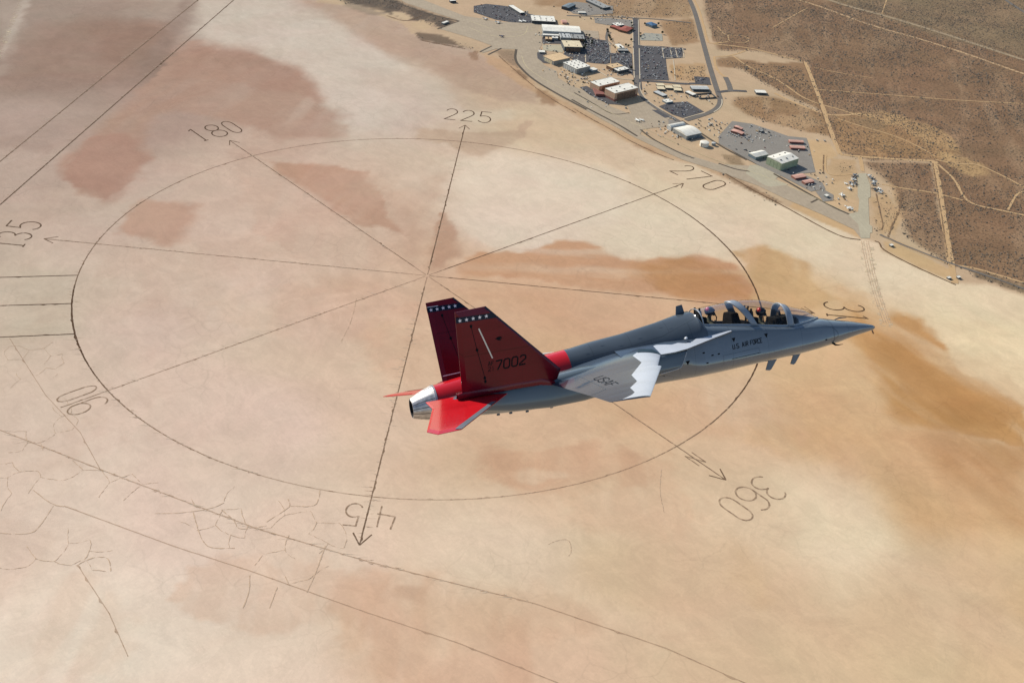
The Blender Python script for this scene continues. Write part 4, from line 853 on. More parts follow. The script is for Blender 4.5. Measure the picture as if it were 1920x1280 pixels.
# ================================================================== vehicles
CARC = {'white': (225,225,222), 'silver': (165,168,170), 'black': (32,34,38), 'blue': (50,66,98), 'red': (120,36,34), 'tan': (150,134,110)}
CGL = pmat('car_glass', (.02,.025,.03), .15)
def carmesh(key, L=4.6, W=1.85, H=1.5):
    m = pmat('car_paint_'+key, soilc(*CARC[key]), .35, var=.04, scale=.5)
    me = bpy.data.meshes.new('parked_car')
    y = W/2; prof = [(-L/2,.35),(-L/2,.8),(-L/2+.2,.95),(L*.18,.95),(L/2-.1,.85),(L/2,.6),(L/2,.35)]
    n = len(prof); v = [(x, -y, z) for x, z in prof]+[(x, y, z) for x, z in prof]
    f = [(i, n+i, n+i+1, i+1) for i in range(n-1)]+[tuple(range(n)), tuple(reversed(range(n, 2*n))), (n-1, 2*n-1, n, 0)]
    k = len(v); cb = [(-L/2+.3,.95),(-L/2+.75,H),(L*.05,H),(L*.24,.95)]
    v += [(x, -y*.9, z) for x, z in cb]+[(x, y*.9, z) for x, z in cb]
    f += [(k, k+4, k+5, k+1), (k+1, k+5, k+6, k+2), (k+2, k+6, k+7, k+3), (k, k+1, k+2, k+3), (k+7, k+6, k+5, k+4)]
    mi = [0]*(n-1)+[0, 0, 0]+[1, 0, 1, 1, 1]
    k = len(v)
    for wx in (-L*.3, L*.3):
        for wy in (-y*.98, y*.98):
            b = len(v); v += [(wx+.34*math.cos(t), wy, .34+.34*math.sin(t)) for t in np.linspace(0, 2*math.pi, 7)[:-1]]; f.append(tuple(range(b, b+6))); mi.append(2)
    me.from_pydata([tuple(map(float, q_)) for q_ in v], [], f); me.materials.append(m); me.materials.append(CGL); me.materials.append(BM['vent'])
    me.polygons.foreach_set('material_index', mi); me.update(); return me
CARS = {k: carmesh(k) for k in CARC}
VAN = carmesh('white', 6.4, 2.2, 2.7)
def inside(p, P):
    r_ = False
    for i in range(len(P)):
        a, b = P[i], P[(i+1) % len(P)]
        if (a[1] > p[1]) != (b[1] > p[1]) and p[0] < (b[0]-a[0])*(p[1]-a[1])/(b[1]-a[1])+a[0]: r_ = not r_
    return r_
rc = random.Random(21)
LOTN = {'west': 'in the car park behind the western ramp', 'hangar': 'in the packed car park beside the hangars', 'mid': 'in the car park left of the straight avenue', 'avenue': 'in the wide car park right of the straight avenue',
        'south': 'in the four-sided southern car park', 'small': 'in the small car park by the main road', 'club': 'on the pale lot below the blue roof', 'shed': 'in the yard behind the arched hangar'}
LOTP = {'west': (.30, 55), 'hangar': (.62, 78), 'mid': (.50, 30), 'avenue': (.34, 62), 'south': (.28, 26), 'small': (.6, 12), 'club': (.5, 12), 'shed': (.10, 18)}
ncar = 0
for k_, nm in LOTN.items():
    P = gp(LOTS[k_]); cx = sum(p[0] for p in P)/len(P); cy = sum(p[1] for p in P)/len(P)
    pr, mx = LOTP[k_]; ca_, sa_ = math.cos(BASE_A), math.sin(BASE_A); spots = []
    rot = BASE_A+(math.pi/2 if k_ in ('avenue', 'hangar') else 0); ca_, sa_ = math.cos(rot), math.sin(rot)
    for i in range(-40, 41):
        for j in range(-80, 81):
            rowy = (i//2)*17.0+(i % 2)*6.0
            x, y_ = cx+j*3.0*ca_-rowy*sa_, cy+j*3.0*sa_+rowy*ca_
            if inside((x, y_), P) and all(inside((x+dx, y_+dy), P) for dx, dy in ((4, 0), (-4, 0), (0, 4), (0, -4))): spots.append((x, y_))
    rc.shuffle(spots); take = spots[:min(mx, int(len(spots)*pr))]
    for x, y_ in take:
        key = rc.choices(list(CARC), (34, 22, 22, 9, 6, 7))[0]
        o = bpy.data.objects.new('parked_car', CARS[key]); COL.objects.link(o); o.location = (x, y_, .62); o.rotation_euler = (0, 0, rot+math.pi/2+(math.pi if rc.random() < .5 else 0)+rc.uniform(-.03, .03))
        tag(o, 'small %s car parked %s' % (key, nm), 'car', '%s cars %s' % (key, nm)); ncar += 1
def car_mass(pixlots, seed, count):
    r_ = random.Random(seed); vs, fs, mi = [], [], []; mats = [bpy.data.materials['car_paint_'+k] for k in CARC]+[CGL]
    for lotk, cnt in pixlots:
        P = gp(LOTS[lotk]); xs = [p[0] for p in P]; ys = [p[1] for p in P]; rot = BASE_A+(math.pi/2 if lotk in ('avenue', 'hangar') else 0); done = 0; tries = 0
        cx, cy = sum(xs)/len(xs), sum(ys)/len(ys)
        while done < cnt and tries < 8000:
            tries += 1; i = r_.randint(-24, 24); j = r_.randint(-60, 60); rowy = (i//2)*17.0+(i % 2)*6.0
            x, y_ = cx+(j*3.0+1.5)*math.cos(rot)-rowy*math.sin(rot), cy+(j*3.0+1.5)*math.sin(rot)+rowy*math.cos(rot)
            if not (inside((x, y_), P) and inside((x+3, y_), P) and inside((x, y_+3), P)): continue
            done += 1; a = rot+math.pi/2; b = len(vs); k = r_.choices(range(6), (34, 22, 22, 9, 6, 7))[0]
            for (dx, dy, dz) in [(-2.3,-.9,.3),(2.3,-.9,.3),(2.3,.9,.3),(-2.3,.9,.3),(-2.3,-.9,.95),(2.3,-.9,.8),(2.3,.9,.8),(-2.3,.9,.95),(-1.7,-.8,1.5),(.3,-.8,1.5),(.3,.8,1.5),(-1.7,.8,1.5),(1.1,-.85,.92),(1.1,.85,.92)]:
                vs.append((x+dx*math.cos(a)-dy*math.sin(a), y_+dx*math.sin(a)+dy*math.cos(a), .62+dz))
            for f, m_ in (((0,1,5,4),k),((1,2,6,5),k),((2,3,7,6),k),((3,0,4,7),k),((8,9,10,11),k),((5,6,13,12),k),((9,12,13,10),6),((4,8,11,7),6),((4,12,9,8),6),((7,11,10,13),6)):
                fs.append(tuple(b+q_ for q_ in f)); mi.append(m_)
    o = mesh('parked_cars', vs, fs, mats, midx=mi); tag(o, 'many more parked cars filling the base car parks', None, None, 'stuff')
car_mass([('west', 60), ('hangar', 90), ('mid', 50), ('avenue', 70), ('south', 20)], 8, 0)
def clutter(spots, seed):
    r_ = random.Random(seed); vs, fs, mi = [], [], []; mats = [BM[k] for k in ('white', 'grey', 'dark', 'tan', 'palegrey', 'brown', 'vent')]
    for px, py, rad, cnt in spots:
        g = G2(px, py)
        for _ in range(cnt):
            x, y_ = g[0]+r_.gauss(0, rad*.6), g[1]+r_.gauss(0, rad*.6); a = BASE_A+r_.choice((0, math.pi/2))+r_.uniform(-.1, .1); lx, ly, h = r_.uniform(1.2, 5), r_.uniform(1, 2.6), r_.uniform(.8, 3.2); b = len(vs)
            for dx, dy, dz in [(-1,-1,0),(1,-1,0),(1,1,0),(-1,1,0),(-1,-1,1),(1,-1,1),(1,1,1),(-1,1,1)]:
                vs.append((x+dx*lx/2*math.cos(a)-dy*ly/2*math.sin(a), y_+dx*lx/2*math.sin(a)+dy*ly/2*math.cos(a), .3+h*dz))
            k = r_.choices(range(7), (5, 3, 3, 2, 4, 2, 3))[0]
            for f in ((0,1,5,4),(1,2,6,5),(2,3,7,6),(3,0,4,7),(4,5,6,7)): fs.append(tuple(b+q_ for q_ in f)); mi.append(k)
    o = mesh('yard_equipment', vs, fs, mats, midx=mi); tag(o, 'small equipment, crates and carts scattered between the buildings', None, None, 'stuff')
clutter([(*Za(*p), r_, n_) for p, r_, n_ in [((830,720),40,26),((880,690),26,14),((900,770),50,20),((980,750),26,12),((1060,745),26,10),((1300,700),34,18),((1260,690),24,10),((650,400),26,12),((560,330),14,8),((700,480),24,10),((860,510),24,16),((940,530),24,14),((1090,400),30,18),((1120,180),30,16),((1350,190),30,16),((1300,440),22,12),((1360,500),22,10),((1640,650),30,12),((1050,100),60,22),((860,110),50,12),((420,170),50,14),((1680,890),40,16),((1780,940),40,14),((1750,500),20,8),((1880,510),20,8)]]
      +[(*Zb(*p), r_, n_) for p, r_, n_ in [((1090,880),36,20),((1160,930),30,18),((960,870),30,10),((1480,470),40,18),((1300,480),26,10),((1530,800),36,18),((1600,850),40,18),((1460,810),30,14),((1740,880),40,10),((330,540),50,14),((1180,310),40,8)]]
      +[(*Zc(*p), r_, n_) for p, r_, n_ in [((340,335),26,16),((330,375),20,8),((180,380),30,10),((620,480),26,8),((760,780),24,10),((890,760),24,8),((960,915),30,8),((640,700),20,6),((200,500),24,8),((820,690),24,6)]], 31)
def vans(pts, label, group, rz):
    for p in pts:
        o = bpy.data.objects.new('parked_van', VAN); COL.objects.link(o); g = G2(*p); o.location = (*g, .62); o.rotation_euler = (0, 0, rz); tag(o, label, 'van', group)
vans([Zb(110,430),Zb(155,460),Zb(205,495),Zb(245,520),Zb(290,535),Zb(330,558),Zb(75,405)], 'white van in the row beside the pink hangars', 'white vans beside the pink hangars', BASE_A+.9)
vans([Zc(25,325),Zc(42,335),Zc(60,345),Zc(78,353),Zc(95,362)], 'white van in the row by the pink sheds', 'white vans by the pink sheds', BASE_A+.9)
vans([Zc(230,270),Zc(190,385),Zc(175,372),Zc(205,370),Zc(815,398),Zc(605,692),Zc(770,792),Zc(745,795)], 'white van standing alone in the shed yard', 'white vans in the shed yard', BASE_A)
vans([Zc(882,402)], 'white van alone on the dirt lot corner', 'white vans on the dirt lot', BASE_A)
vans([Zb(1060,730),Zb(1090,740),Zb(1110,755)], 'white truck in the short row behind the arched hangar', 'white trucks behind the arched hangar', BASE_A)
vans([Zb(60,290),Zb(90,292)], 'white truck of the pair between the vented white hangar and the taxiway', 'white trucks by the vented hangar', BASE_A)

# ================================================================== parked aircraft
def plane_proto(key, col, col2):
    m1 = pmat('aircraft_'+key, soilc(*col), .45, var=.05, scale=.4); m2 = pmat('aircraft_dark_'+key, soilc(*col2), .4, var=.05, scale=.4)
    P = {}
    vs, fs = [], []; n = 10                                       # fuselage: lofted tube
    for x, r_, z in ((7.4,.05,1.9),(6.6,.35,1.95),(5.2,.62,2.05),(2.5,.85,2.1),(-1.5,.95,2.1),(-5,.75,2.1),(-7,.45,2.15)):
        vs += [(x, r_*math.cos(2*math.pi*i/n), z+r_*math.sin(2*math.pi*i/n)) for i in range(n)]
    for k in range(6):
        for i in range(n): j = (i+1) % n; fs.append((k*n+i, k*n+j, (k+1)*n+j, (k+1)*n+i))
    fs += [tuple(range(n)), tuple(range(6*n, 7*n))]
    def sm(name, v, f, m):
        me = bpy.data.meshes.new(name); me.from_pydata([tuple(map(float, q_)) for q_ in v], [], f); me.materials.append(m); me.update(); return me
    P['fuselage'] = sm('fuselage', vs, fs, m1)
    def slab(pts, z, t): 
        k = len(pts); v = [(x, y_, z+t/2) for x, y_ in pts]+[(x, y_, z-t/2) for x, y_ in pts]
        return v, [tuple(range(k)), tuple(reversed(range(k, 2*k)))]+[(i, k+i, k+(i+1) % k, (i+1) % k) for i in range(k)]
    P['wing'] = sm('wing', *slab([(1.8,0),(.2,5.2),(-2.0,5.4),(-2.9,.6),(-2.9,-.6),(-2.0,-5.4),(.2,-5.2)], 2.0, .22), m1)
    P['tailplane'] = sm('tailplane', *slab([(-4.8,0),(-6.2,2.8),(-7.4,2.9),(-7.0,0),(-7.4,-2.9),(-6.2,-2.8)], 2.2, .14), m1)
    P['fin'] = sm('fin', [(-4.2,.09,2.7),(-6.3,.09,5.2),(-7.4,.09,5.2),(-7.0,.09,2.4),(-4.2,-.09,2.7),(-6.3,-.09,5.2),(-7.4,-.09,5.2),(-7.0,-.09,2.4)], [(0,1,2,3),(7,6,5,4),(0,4,5,1),(1,5,6,2),(2,6,7,3)], m1)
    P['canopy'] = sm('canopy', [(5.4,0,2.6),(4.2,.45,2.75),(2.4,.45,2.85),(1.6,0,2.9),(2.4,-.45,2.85),(4.2,-.45,2.75),(4.0,0,3.25),(2.6,0,3.3)], [(0,1,6),(1,2,7,6),(2,3,7),(3,4,7),(4,5,6,7),(5,0,6)], m2)
    P['landing_gear'] = sm('landing_gear', *slab([(4.2,-.15),(4.6,-.15),(4.6,.15),(4.2,.15)], .9, 1.8), m2)
    P['landing_gear '] = sm('landing_gear', *slab([(-1.2,-1.3),(-.7,-1.3),(-.7,1.3),(-1.2,1.3)], .9, 1.8), m2)
    return P
PL = {'white': plane_proto('white', (222,222,216), (40,44,50)), 'grey': plane_proto('grey', (140,146,150), (36,40,46)), 'dark': plane_proto('dark', (70,76,82), (26,28,32)), 'blue': plane_proto('blue', (48,52,96), (22,24,34))}
def plane(px, hd_px, key, label, group, sc=1.0):
    g = np.array(G2(*px)); h = np.array(G2(*hd_px)); a = math.atan2(h[1]-g[1], h[0]-g[0])
    e = empty('parked_jet', (g[0], g[1], .62), a); e.scale = (sc,)*3; tag(e, label, 'aircraft', group)
    for nm, me in PL[key].items():
        o = bpy.data.objects.new(nm.strip(), me); COL.objects.link(o); o.parent = e
ORD = ['topmost', 'second from the top', 'third from the top', 'fourth from the top', 'fifth from the top', 'sixth from the top', 'seventh from the top', 'lowest']
LEFT = [((505,340),(560,310),'grey',1.2), ((470,385),(540,330),'dark',1.1), ((470,440),(540,380),'white',1.3), ((400,500),(460,450),'grey',1.0), ((500,520),(500,470),'dark',1.1), ((420,555),(330,540),'white',1.1), ((290,525),(250,500),'white',.8)]
for i, (p, h, k_, s) in enumerate(LEFT): plane(Zg(*p), Zg(*h), k_, '%s aircraft parked %s left of the pale pad' % (k_, ORD[i]), 'aircraft left of the pale pad', s)
RIGHT = [((790,350),(720,330),'white',1.0), ((830,405),(760,400),'grey',1.0), ((890,435),(830,440),'dark',.9), ((890,490),(830,480),'white',1.2), ((890,545),(830,560),'grey',1.1), ((920,660),(870,650),'dark',1.3), ((1020,640),(1000,600),'white',1.1), ((1030,715),(960,720),'white',1.2)]
for i, (p, h, k_, s) in enumerate(RIGHT): plane(Zg(*p), Zg(*h), k_, '%s aircraft parked %s right of the pale pad' % (k_, ORD[i]), 'aircraft right of the pale pad', s)
plane(Zg(375,630), Zg(375,560), 'white', 'white aircraft on the dirt nearest the left group', 'aircraft on the dirt by the pad', 1.15)
plane(Zg(210,790), Zg(215,880), 'white', 'white aircraft alone in the middle of the dirt', 'aircraft on the dirt by the pad', 1.3)
plane(Zg(350,1065), Zg(270,1030), 'white', 'white straight-winged aircraft beside the tow road', 'aircraft on the dirt by the pad', 1.5)
plane(Za(55,188), Za(110,195), 'white', 'leftmost white aircraft on the western ramp', 'aircraft on the western ramp', 1.3)
plane(Za(175,222), Za(240,225), 'white', 'white aircraft second on the western ramp', 'aircraft on the western ramp', 1.4)
plane(Za(385,212), Za(400,222), 'white', 'white aircraft third on the western ramp', 'aircraft on the western ramp', 1.2)
plane(Za(422,211), Za(440,220), 'white', 'rightmost white aircraft on the western ramp', 'aircraft on the western ramp', 1.2)
plane(Za(210,352), Za(240,352), 'blue', 'small dark blue aircraft out on the apron', 'aircraft on the apron', 1.1)
plane(Zb(685,760), Zb(660,740), 'white', 'left of the two white aircraft on the taxiway apron', 'aircraft on the apron', 1.3)
plane(Zb(735,758), Zb(710,745), 'white', 'right of the two white aircraft on the taxiway apron', 'aircraft on the apron', 1.1)

# ================================================================== trees
def leafmat(name, col):
    m, nt, b = newmat(name); N = nt.nodes; L = nt.links
    oi = N.new('ShaderNodeNewGeometry'); n = N.new('ShaderNodeTexNoise'); n.inputs['Scale'].default_value = .8; L.new(oi.outputs['Position'], n.inputs['Vector'])
    r = N.new('ShaderNodeMapRange'); r.inputs[1].default_value = .3; r.inputs[2].default_value = .7; r.inputs[3].default_value = .6; r.inputs[4].default_value = 1.5; L.new(n.outputs[0], r.inputs[0])
    s = N.new('ShaderNodeVectorMath'); s.operation = 'SCALE'; s.inputs[0].default_value = col; L.new(r.outputs[0], s.inputs['Scale']); L.new(s.outputs[0], b.inputs['Base Color']); b.inputs['Roughness'].default_value = .8
    return m
M_LEAF = leafmat('tree_leaves', (.045, .052, .024)); M_BARK = pmat('tree_bark', (.09, .065, .045), .9, var=.2, scale=2)
def tree_meshes(seed):
    r_ = random.Random(seed); v, f = [], []
    for i in range(240):
        t = r_.random()*2*math.pi; u = r_.uniform(-1, 1); q_ = r_.random()**.5
        rr = 2.6*q_*(1+.25*math.sin(3*t+seed)); c = np.array([rr*math.cos(t)*math.sqrt(1-u*u), rr*math.sin(t)*math.sqrt(1-u*u), 4.4+2.4*u*q_])
        a = np.array([r_.gauss(0, 1) for _ in range(3)]); a /= np.linalg.norm(a); b = np.cross(a, [r_.gauss(0, 1) for _ in range(3)]); b /= np.linalg.norm(b); s = r_.uniform(.35, .75)
        k = len(v); v += [tuple(c+a*s), tuple(c+b*s), tuple(c-a*s), tuple(c-b*s)]; f.append((k, k+1, k+2, k+3))
    me = bpy.data.meshes.new('crown'); me.from_pydata([tuple(map(float, q_)) for q_ in v], [], f); me.materials.append(M_LEAF)
    tv, tf = [], []
    for z, rd in ((0, .28), (1.5, .2), (3.2, .15), (4.6, .06)): tv += [(rd*math.cos(i*math.pi/3)+.12*z*math.sin(seed), rd*math.sin(i*math.pi/3), z) for i in range(6)]
    for k in range(3):
        for i in range(6): j = (i+1) % 6; tf.append((k*6+i, k*6+j, (k+1)*6+j, (k+1)*6+i))
    mt = bpy.data.meshes.new('trunk'); mt.from_pydata([tuple(map(float, q_)) for q_ in tv], [], tf); mt.materials.append(M_BARK)
    return me, mt
TM = [tree_meshes(i) for i in range(4)]
def tree(px, label, group, sc=1.0, i=0):
    e = empty('tree', (*G2(*px), 0.05), i*1.3); e.scale = (sc,)*3; tag(e, label, 'tree', group)
    for nm, me in zip(('crown', 'trunk'), TM[i % 4]):
        o = bpy.data.objects.new(nm, me); COL.objects.link(o); o.parent = e
for i, (p, l) in enumerate([((1008,345),'left of the pair of trees behind the cream hangar'), ((1035,352),'right of the pair of trees behind the cream hangar'), ((1055,425),'tree on the near corner of the packed car park'), ((1212,315),'upper tree of the row along the dirt slope'), ((1218,345),'middle tree of the row along the dirt slope'), ((1230,375),'lower tree of the row along the dirt slope'),
        ((1436,232),'top tree of the three west of the avenue'), ((1440,262),'middle tree of the three west of the avenue'), ((1436,300),'low tree of the three west of the avenue'), ((1432,392),'tree at the corner of the kerbed dirt'), ((1380,440),'tree left of the pair on the kerbed island'), ((1405,448),'tree right of the pair on the kerbed island'),
        ((1520,330),'upper tree at the pale lot edge'), ((1520,362),'lower tree at the pale lot edge'), ((1450,785),'tree beside the avenue near the large hangar')]):
    tree(Za(*p), 'dark '+l, 'trees among the base buildings', 1.0+.25*((i*7) % 4)/3, i)
for i, (p, l) in enumerate([((975,430),'first tree of the dark clump behind the cream hangar'), ((990,405),'second tree of the dark clump behind the cream hangar'), ((1000,445),'third tree of the dark clump behind the cream hangar'), ((985,470),'fourth tree of the dark clump behind the cream hangar'), ((1020,385),'tree at the top of the dark clump'), ((1062,405),'tree by the corner of the packed car park'),
        ((1205,300),'small tree at the head of the slope row'), ((1222,360),'small tree low on the slope row'), ((1240,392),'tree at the foot of the slope row'), ((1440,285),'tree beside the red hall'), ((1330,470),'shrubby tree in front of the island block'), ((1430,660),'tree at the corner of the white office'), ((1560,240),'tree left of the blue roof'), ((1690,240),'tree right of the blue roof'), ((1725,325),'tree on the corner of the pale lot')]):
    tree(Za(*p), 'dark '+l, 'trees among the base buildings', 1.15+.3*((i*5) % 4)/3, i+1)
tree(Zb(805,345), 'dark tree alone on the dirt by the street', 'trees among the base buildings', 1.0, 2)
tree(Zb(770,445), 'dark tree at the kerb of the curving street', 'trees among the base buildings', .9, 3)

# ================================================================== desert brush (nobody could count it)
M_BUSH = leafmat('brush_leaves', (.085, .066, .043))
def brush():
    rg = np.random.default_rng(5)
    base = np.argwhere(SCRUB.reshape(nr, nc) > .3)
    U = UU[:, 0]; V = VV[0]
    N_ = 1150000
    u = CAM[2]/np.tan(rg.uniform(R(13.8), R(36), N_)); v = rg.uniform(-1700, 1780, N_)
    # even density on the ground: keep in proportion to the area each sample stands for
    keep = rg.random(N_) < (u/4300.0)**2*1.0
    u, v = u[keep], v[keep]
    iu = np.clip(np.searchsorted(U, u), 0, nr-1); iv = np.clip(np.searchsorted(V, v), 0, nc-1)
    s = SCRUB.reshape(nr, nc)[iu, iv]
    x = CAM[0]+VAZ[0]*u+VRT[0]*v; y = CAM[1]+VAZ[1]*u+VRT[1]*v
    d = np.clip(fbm(x, y, 110, 4, 4)*2.2+.55, .05, 1)
    k = rg.random(len(u)) < s*d
    x, y = x[k], y[k]; n = len(x)
    rad = rg.uniform(.6, 1.8, n)*np.where(rg.random(n) < .12, 1.7, 1.0); h = rad*rg.uniform(.7, 1.15, n)
    m = 6; vs = np.zeros((n, m+1, 3), np.float32); ph = rg.uniform(0, 6.28, n)
    for i in range(m):
        rr = rad*rg.uniform(.7, 1.2, n); vs[:, i, 0] = x+rr*np.cos(ph+i*2*math.pi/m); vs[:, i, 1] = y+rr*np.sin(ph+i*2*math.pi/m); vs[:, i, 2] = h*rg.uniform(0, .35, n)
    vs[:, m, 0] = x+rad*rg.uniform(-.3, .3, n); vs[:, m, 1] = y+rad*rg.uniform(-.3, .3, n); vs[:, m, 2] = h
    tri = np.array([(i, (i+1) % m, m) for i in range(m)]); f = (np.arange(n)[:, None, None]*(m+1)+tri[None]).reshape(-1, 3)
    me = bpy.data.meshes.new('desert_brush'); me.vertices.add(n*(m+1)); me.vertices.foreach_set('co', vs.ravel())
    me.loops.add(f.size); me.loops.foreach_set('vertex_index', f.ravel().astype(np.int32)); me.polygons.add(len(f)); me.polygons.foreach_set('loop_start', np.arange(0, f.size, 3))
    me.update(calc_edges=True); me.materials.append(M_BUSH)
    o = bpy.data.objects.new('desert_brush', me); COL.objects.link(o); tag(o, 'low dark desert brush covering the brown country', None, None, 'stuff')
    return n
nb = brush()
print('brush', nb, 'cars', ncar)
# ================================================================== the jet
# local frame: s aft of the nose tip, y to starboard, z up (metres)
JR = np.array([[-0.94856584, 0.29033508, -0.1262077], [0.16180517, 0.10196801, -0.98154043], [-0.27210647, -0.95147678, -0.14370109]])
JT = np.array([10.92857987, -0.4332077, 34.40252008])
_uu, _ss, _vv = np.linalg.svd(JR); JR = _uu@_vv
C2W = np.stack([CR, -CU, CF], 1)
JW = C2W@JR; JO = CAM + C2W@JT
jet = empty('jet_trainer')
jet.matrix_world = Matrix(((-JW[0, 0], -JW[0, 1], JW[0, 2], JO[0]), (-JW[1, 0], -JW[1, 1], JW[1, 2], JO[1]),
                           (-JW[2, 0], -JW[2, 1], JW[2, 2], JO[2]), (0, 0, 0, 1)))
tag(jet, 'grey two-seat jet trainer with red twin tails flying over the dry lake bed', 'jet')
def JP(p): return (-p[0], -p[1], p[2])

def paint(name, col, rough=0.16, var=0.10, panel=0.0, coat=0.0, spec=0.5):
    m, nt, b = newmat(name)
    N = nt.nodes; L = nt.links
    tc = N.new('ShaderNodeTexCoord')
    n1 = N.new('ShaderNodeTexNoise'); n1.inputs['Scale'].default_value = 1.7; n1.inputs['Detail'].default_value = 8
    mp = N.new('ShaderNodeMapping'); mp.inputs['Scale'].default_value = (0.5, 2.2, 2.2)
    L.new(tc.outputs['Object'], mp.inputs[0]); L.new(mp.outputs[0], n1.inputs['Vector'])
    r = N.new('ShaderNodeMapRange'); r.inputs[1].default_value = 0.3; r.inputs[2].default_value = 0.7
    r.inputs[3].default_value = 1-var; r.inputs[4].default_value = 1+var; L.new(n1.outputs[0], r.inputs[0])
    sc = N.new('ShaderNodeVectorMath'); sc.operation = 'SCALE'; sc.inputs[0].default_value = col
    L.new(r.outputs[0], sc.inputs['Scale'])
    out = sc.outputs[0]
    if panel > 0:
        br = N.new('ShaderNodeTexBrick'); br.inputs['Scale'].default_value = 1.0
        br.inputs['Mortar Size'].default_value = 0.006; br.inputs['Mortar Smooth'].default_value = 0.3
        br.inputs['Brick Width'].default_value = 1.15; br.inputs['Row Height'].default_value = 0.47
        br.inputs['Color1'].default_value = (1, 1, 1, 1); br.inputs['Color2'].default_value = (0.96, 0.96, 0.96, 1)
        br.inputs['Mortar'].default_value = (1-panel,)*3+(1,)
        L.new(tc.outputs['Object'], br.inputs['Vector'])
        mu = N.new('ShaderNodeVectorMath'); mu.operation = 'MULTIPLY'
        L.new(out, mu.inputs[0]); L.new(br.outputs[0], mu.inputs[1]); out = mu.outputs[0]
    L.new(out, b.inputs['Base Color'])
    b.inputs['Roughness'].default_value = rough; b.inputs['Specular IOR Level'].default_value = spec
    b.inputs['Coat Weight'].default_value = coat; b.inputs['Coat Roughness'].default_value = 0.03
    rr = N.new('ShaderNodeMapRange'); rr.inputs[3].default_value = rough*0.8; rr.inputs[4].default_value = rough*1.5
    L.new(n1.outputs[0], rr.inputs[0]); L.new(rr.outputs[0], b.inputs['Roughness'])
    bp = N.new('ShaderNodeBump'); bp.inputs['Strength'].default_value = 0.02; bp.inputs['Distance'].default_value = 0.02
    L.new(n1.outputs[0], bp.inputs['Height']); L.new(bp.outputs[0], b.inputs['Normal'])
    return m
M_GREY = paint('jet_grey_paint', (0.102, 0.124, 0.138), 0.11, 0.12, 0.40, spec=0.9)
M_SPINE_SHADE = paint('spine_shaded_grey', (0.056, 0.069, 0.080), 0.14, 0.12, 0.40)  # darker copy of the jet grey: shade on the spine put into the colour
M_WING = paint('jet_wing_paint', (0.046, 0.062, 0.082), 0.12, 0.10, 0.22)
M_RED = paint('jet_red_paint', (0.43, 0.008, 0.012), 0.14, 0.10, 0.22)
M_FIN_SHADE = paint('fin_shaded_red', (0.125, 0.004, 0.011), 0.16, 0.10, 0.25, spec=0.28)  # jet red darkened: shade on the fins put into the colour
M_NAVY = paint('navy_band', (0.008, 0.018, 0.034), 0.25, 0.05, spec=0.15)
M_EDGE = paint('edge_grey', (0.12, 0.135, 0.15), 0.35, 0.05)
M_FRAME = paint('frame_grey', (0.20, 0.23, 0.26), 0.35, 0.05)
M_PALE = paint('pale_grey_edge', (0.40, 0.42, 0.44), 0.25, 0.05)
M_PANEL = pmat('blue_grey_panel', (0.022, 0.042, 0.056), 0.75, var=.08, scale=4, spec=.12)
M_DARK = pmat('dark_blue_panel', (0.035, 0.05, 0.065), 0.35, var=0.1, scale=3)
M_BLACK = pmat('black_marking', (0.006, 0.007, 0.009), 0.8, var=0.1, scale=6, spec=0.1)
M_WHITE = pmat('white_marking', (0.75, 0.75, 0.74), 0.45, var=0.05, scale=5)
M_STRIP = pmat('formation_strip', (0.62, 0.60, 0.50), 0.4, var=0.05, scale=5)
M_COCK = pmat('cockpit_black', (0.006, 0.007, 0.008), 0.7, var=0.3, scale=9, spec=0.15)
M_PIT2 = pmat('cockpit_grey', (0.022, 0.025, 0.028), 0.6, var=0.3, scale=14, spec=0.2)
M_NOZ = pmat('nozzle_metal', (0.46, 0.44, 0.42), 0.46, metal=0.85, var=0.35, scale=7)
M_NOZIN = pmat('nozzle_soot', (0.02, 0.018, 0.016), 0.7, var=0.2, scale=7)
def glassmat():
    m, nt, b = newmat('canopy_glass'); N = nt.nodes; L = nt.links
    N.remove(b)
    tr = N.new('ShaderNodeBsdfTransparent'); tr.inputs[0].default_value = (0.83, 0.80, 0.76, 1)
    gl = N.new('ShaderNodeBsdfGlossy'); gl.inputs['Roughness'].default_value = 0.02; gl.inputs[0].default_value = (1, 1, 1, 1)
    fr = N.new('ShaderNodeFresnel'); fr.inputs[0].default_value = 1.45
    fm_ = N.new('ShaderNodeMath'); fm_.operation = 'MULTIPLY'; fm_.inputs[1].default_value = 0.20
    mx = N.new('ShaderNodeMixShader')
    L.new(fr.outputs[0], fm_.inputs[0]); L.new(fm_.outputs[0], mx.inputs[0]); L.new(tr.outputs[0], mx.inputs[1]); L.new(gl.outputs[0], mx.inputs[2])
    L.new(mx.outputs[0], N['Material Output'].inputs[0])
    return m
M_GLASS = glassmat()

M_COWL = paint('cowl_grey', (0.088, 0.112, 0.125), 0.18, 0.06)
M_LIP = paint('lip_grey', (0.30, 0.31, 0.31), 0.3, 0.05)
def jmesh(name, verts, faces, mats, parent=jet, midx=None, smooth=40):
    return mesh(name, [JP(v) for v in verts], faces, mats, parent, midx, smooth)
def mirror(vs): return [(v[0], -v[1], v[2]) for v in vs]
def flip(fs): return [tuple(reversed(f)) for f in fs]

def interp(tab, s, k):
    return float(np.interp(s, [t[0] for t in tab], [t[k] for t in tab]))

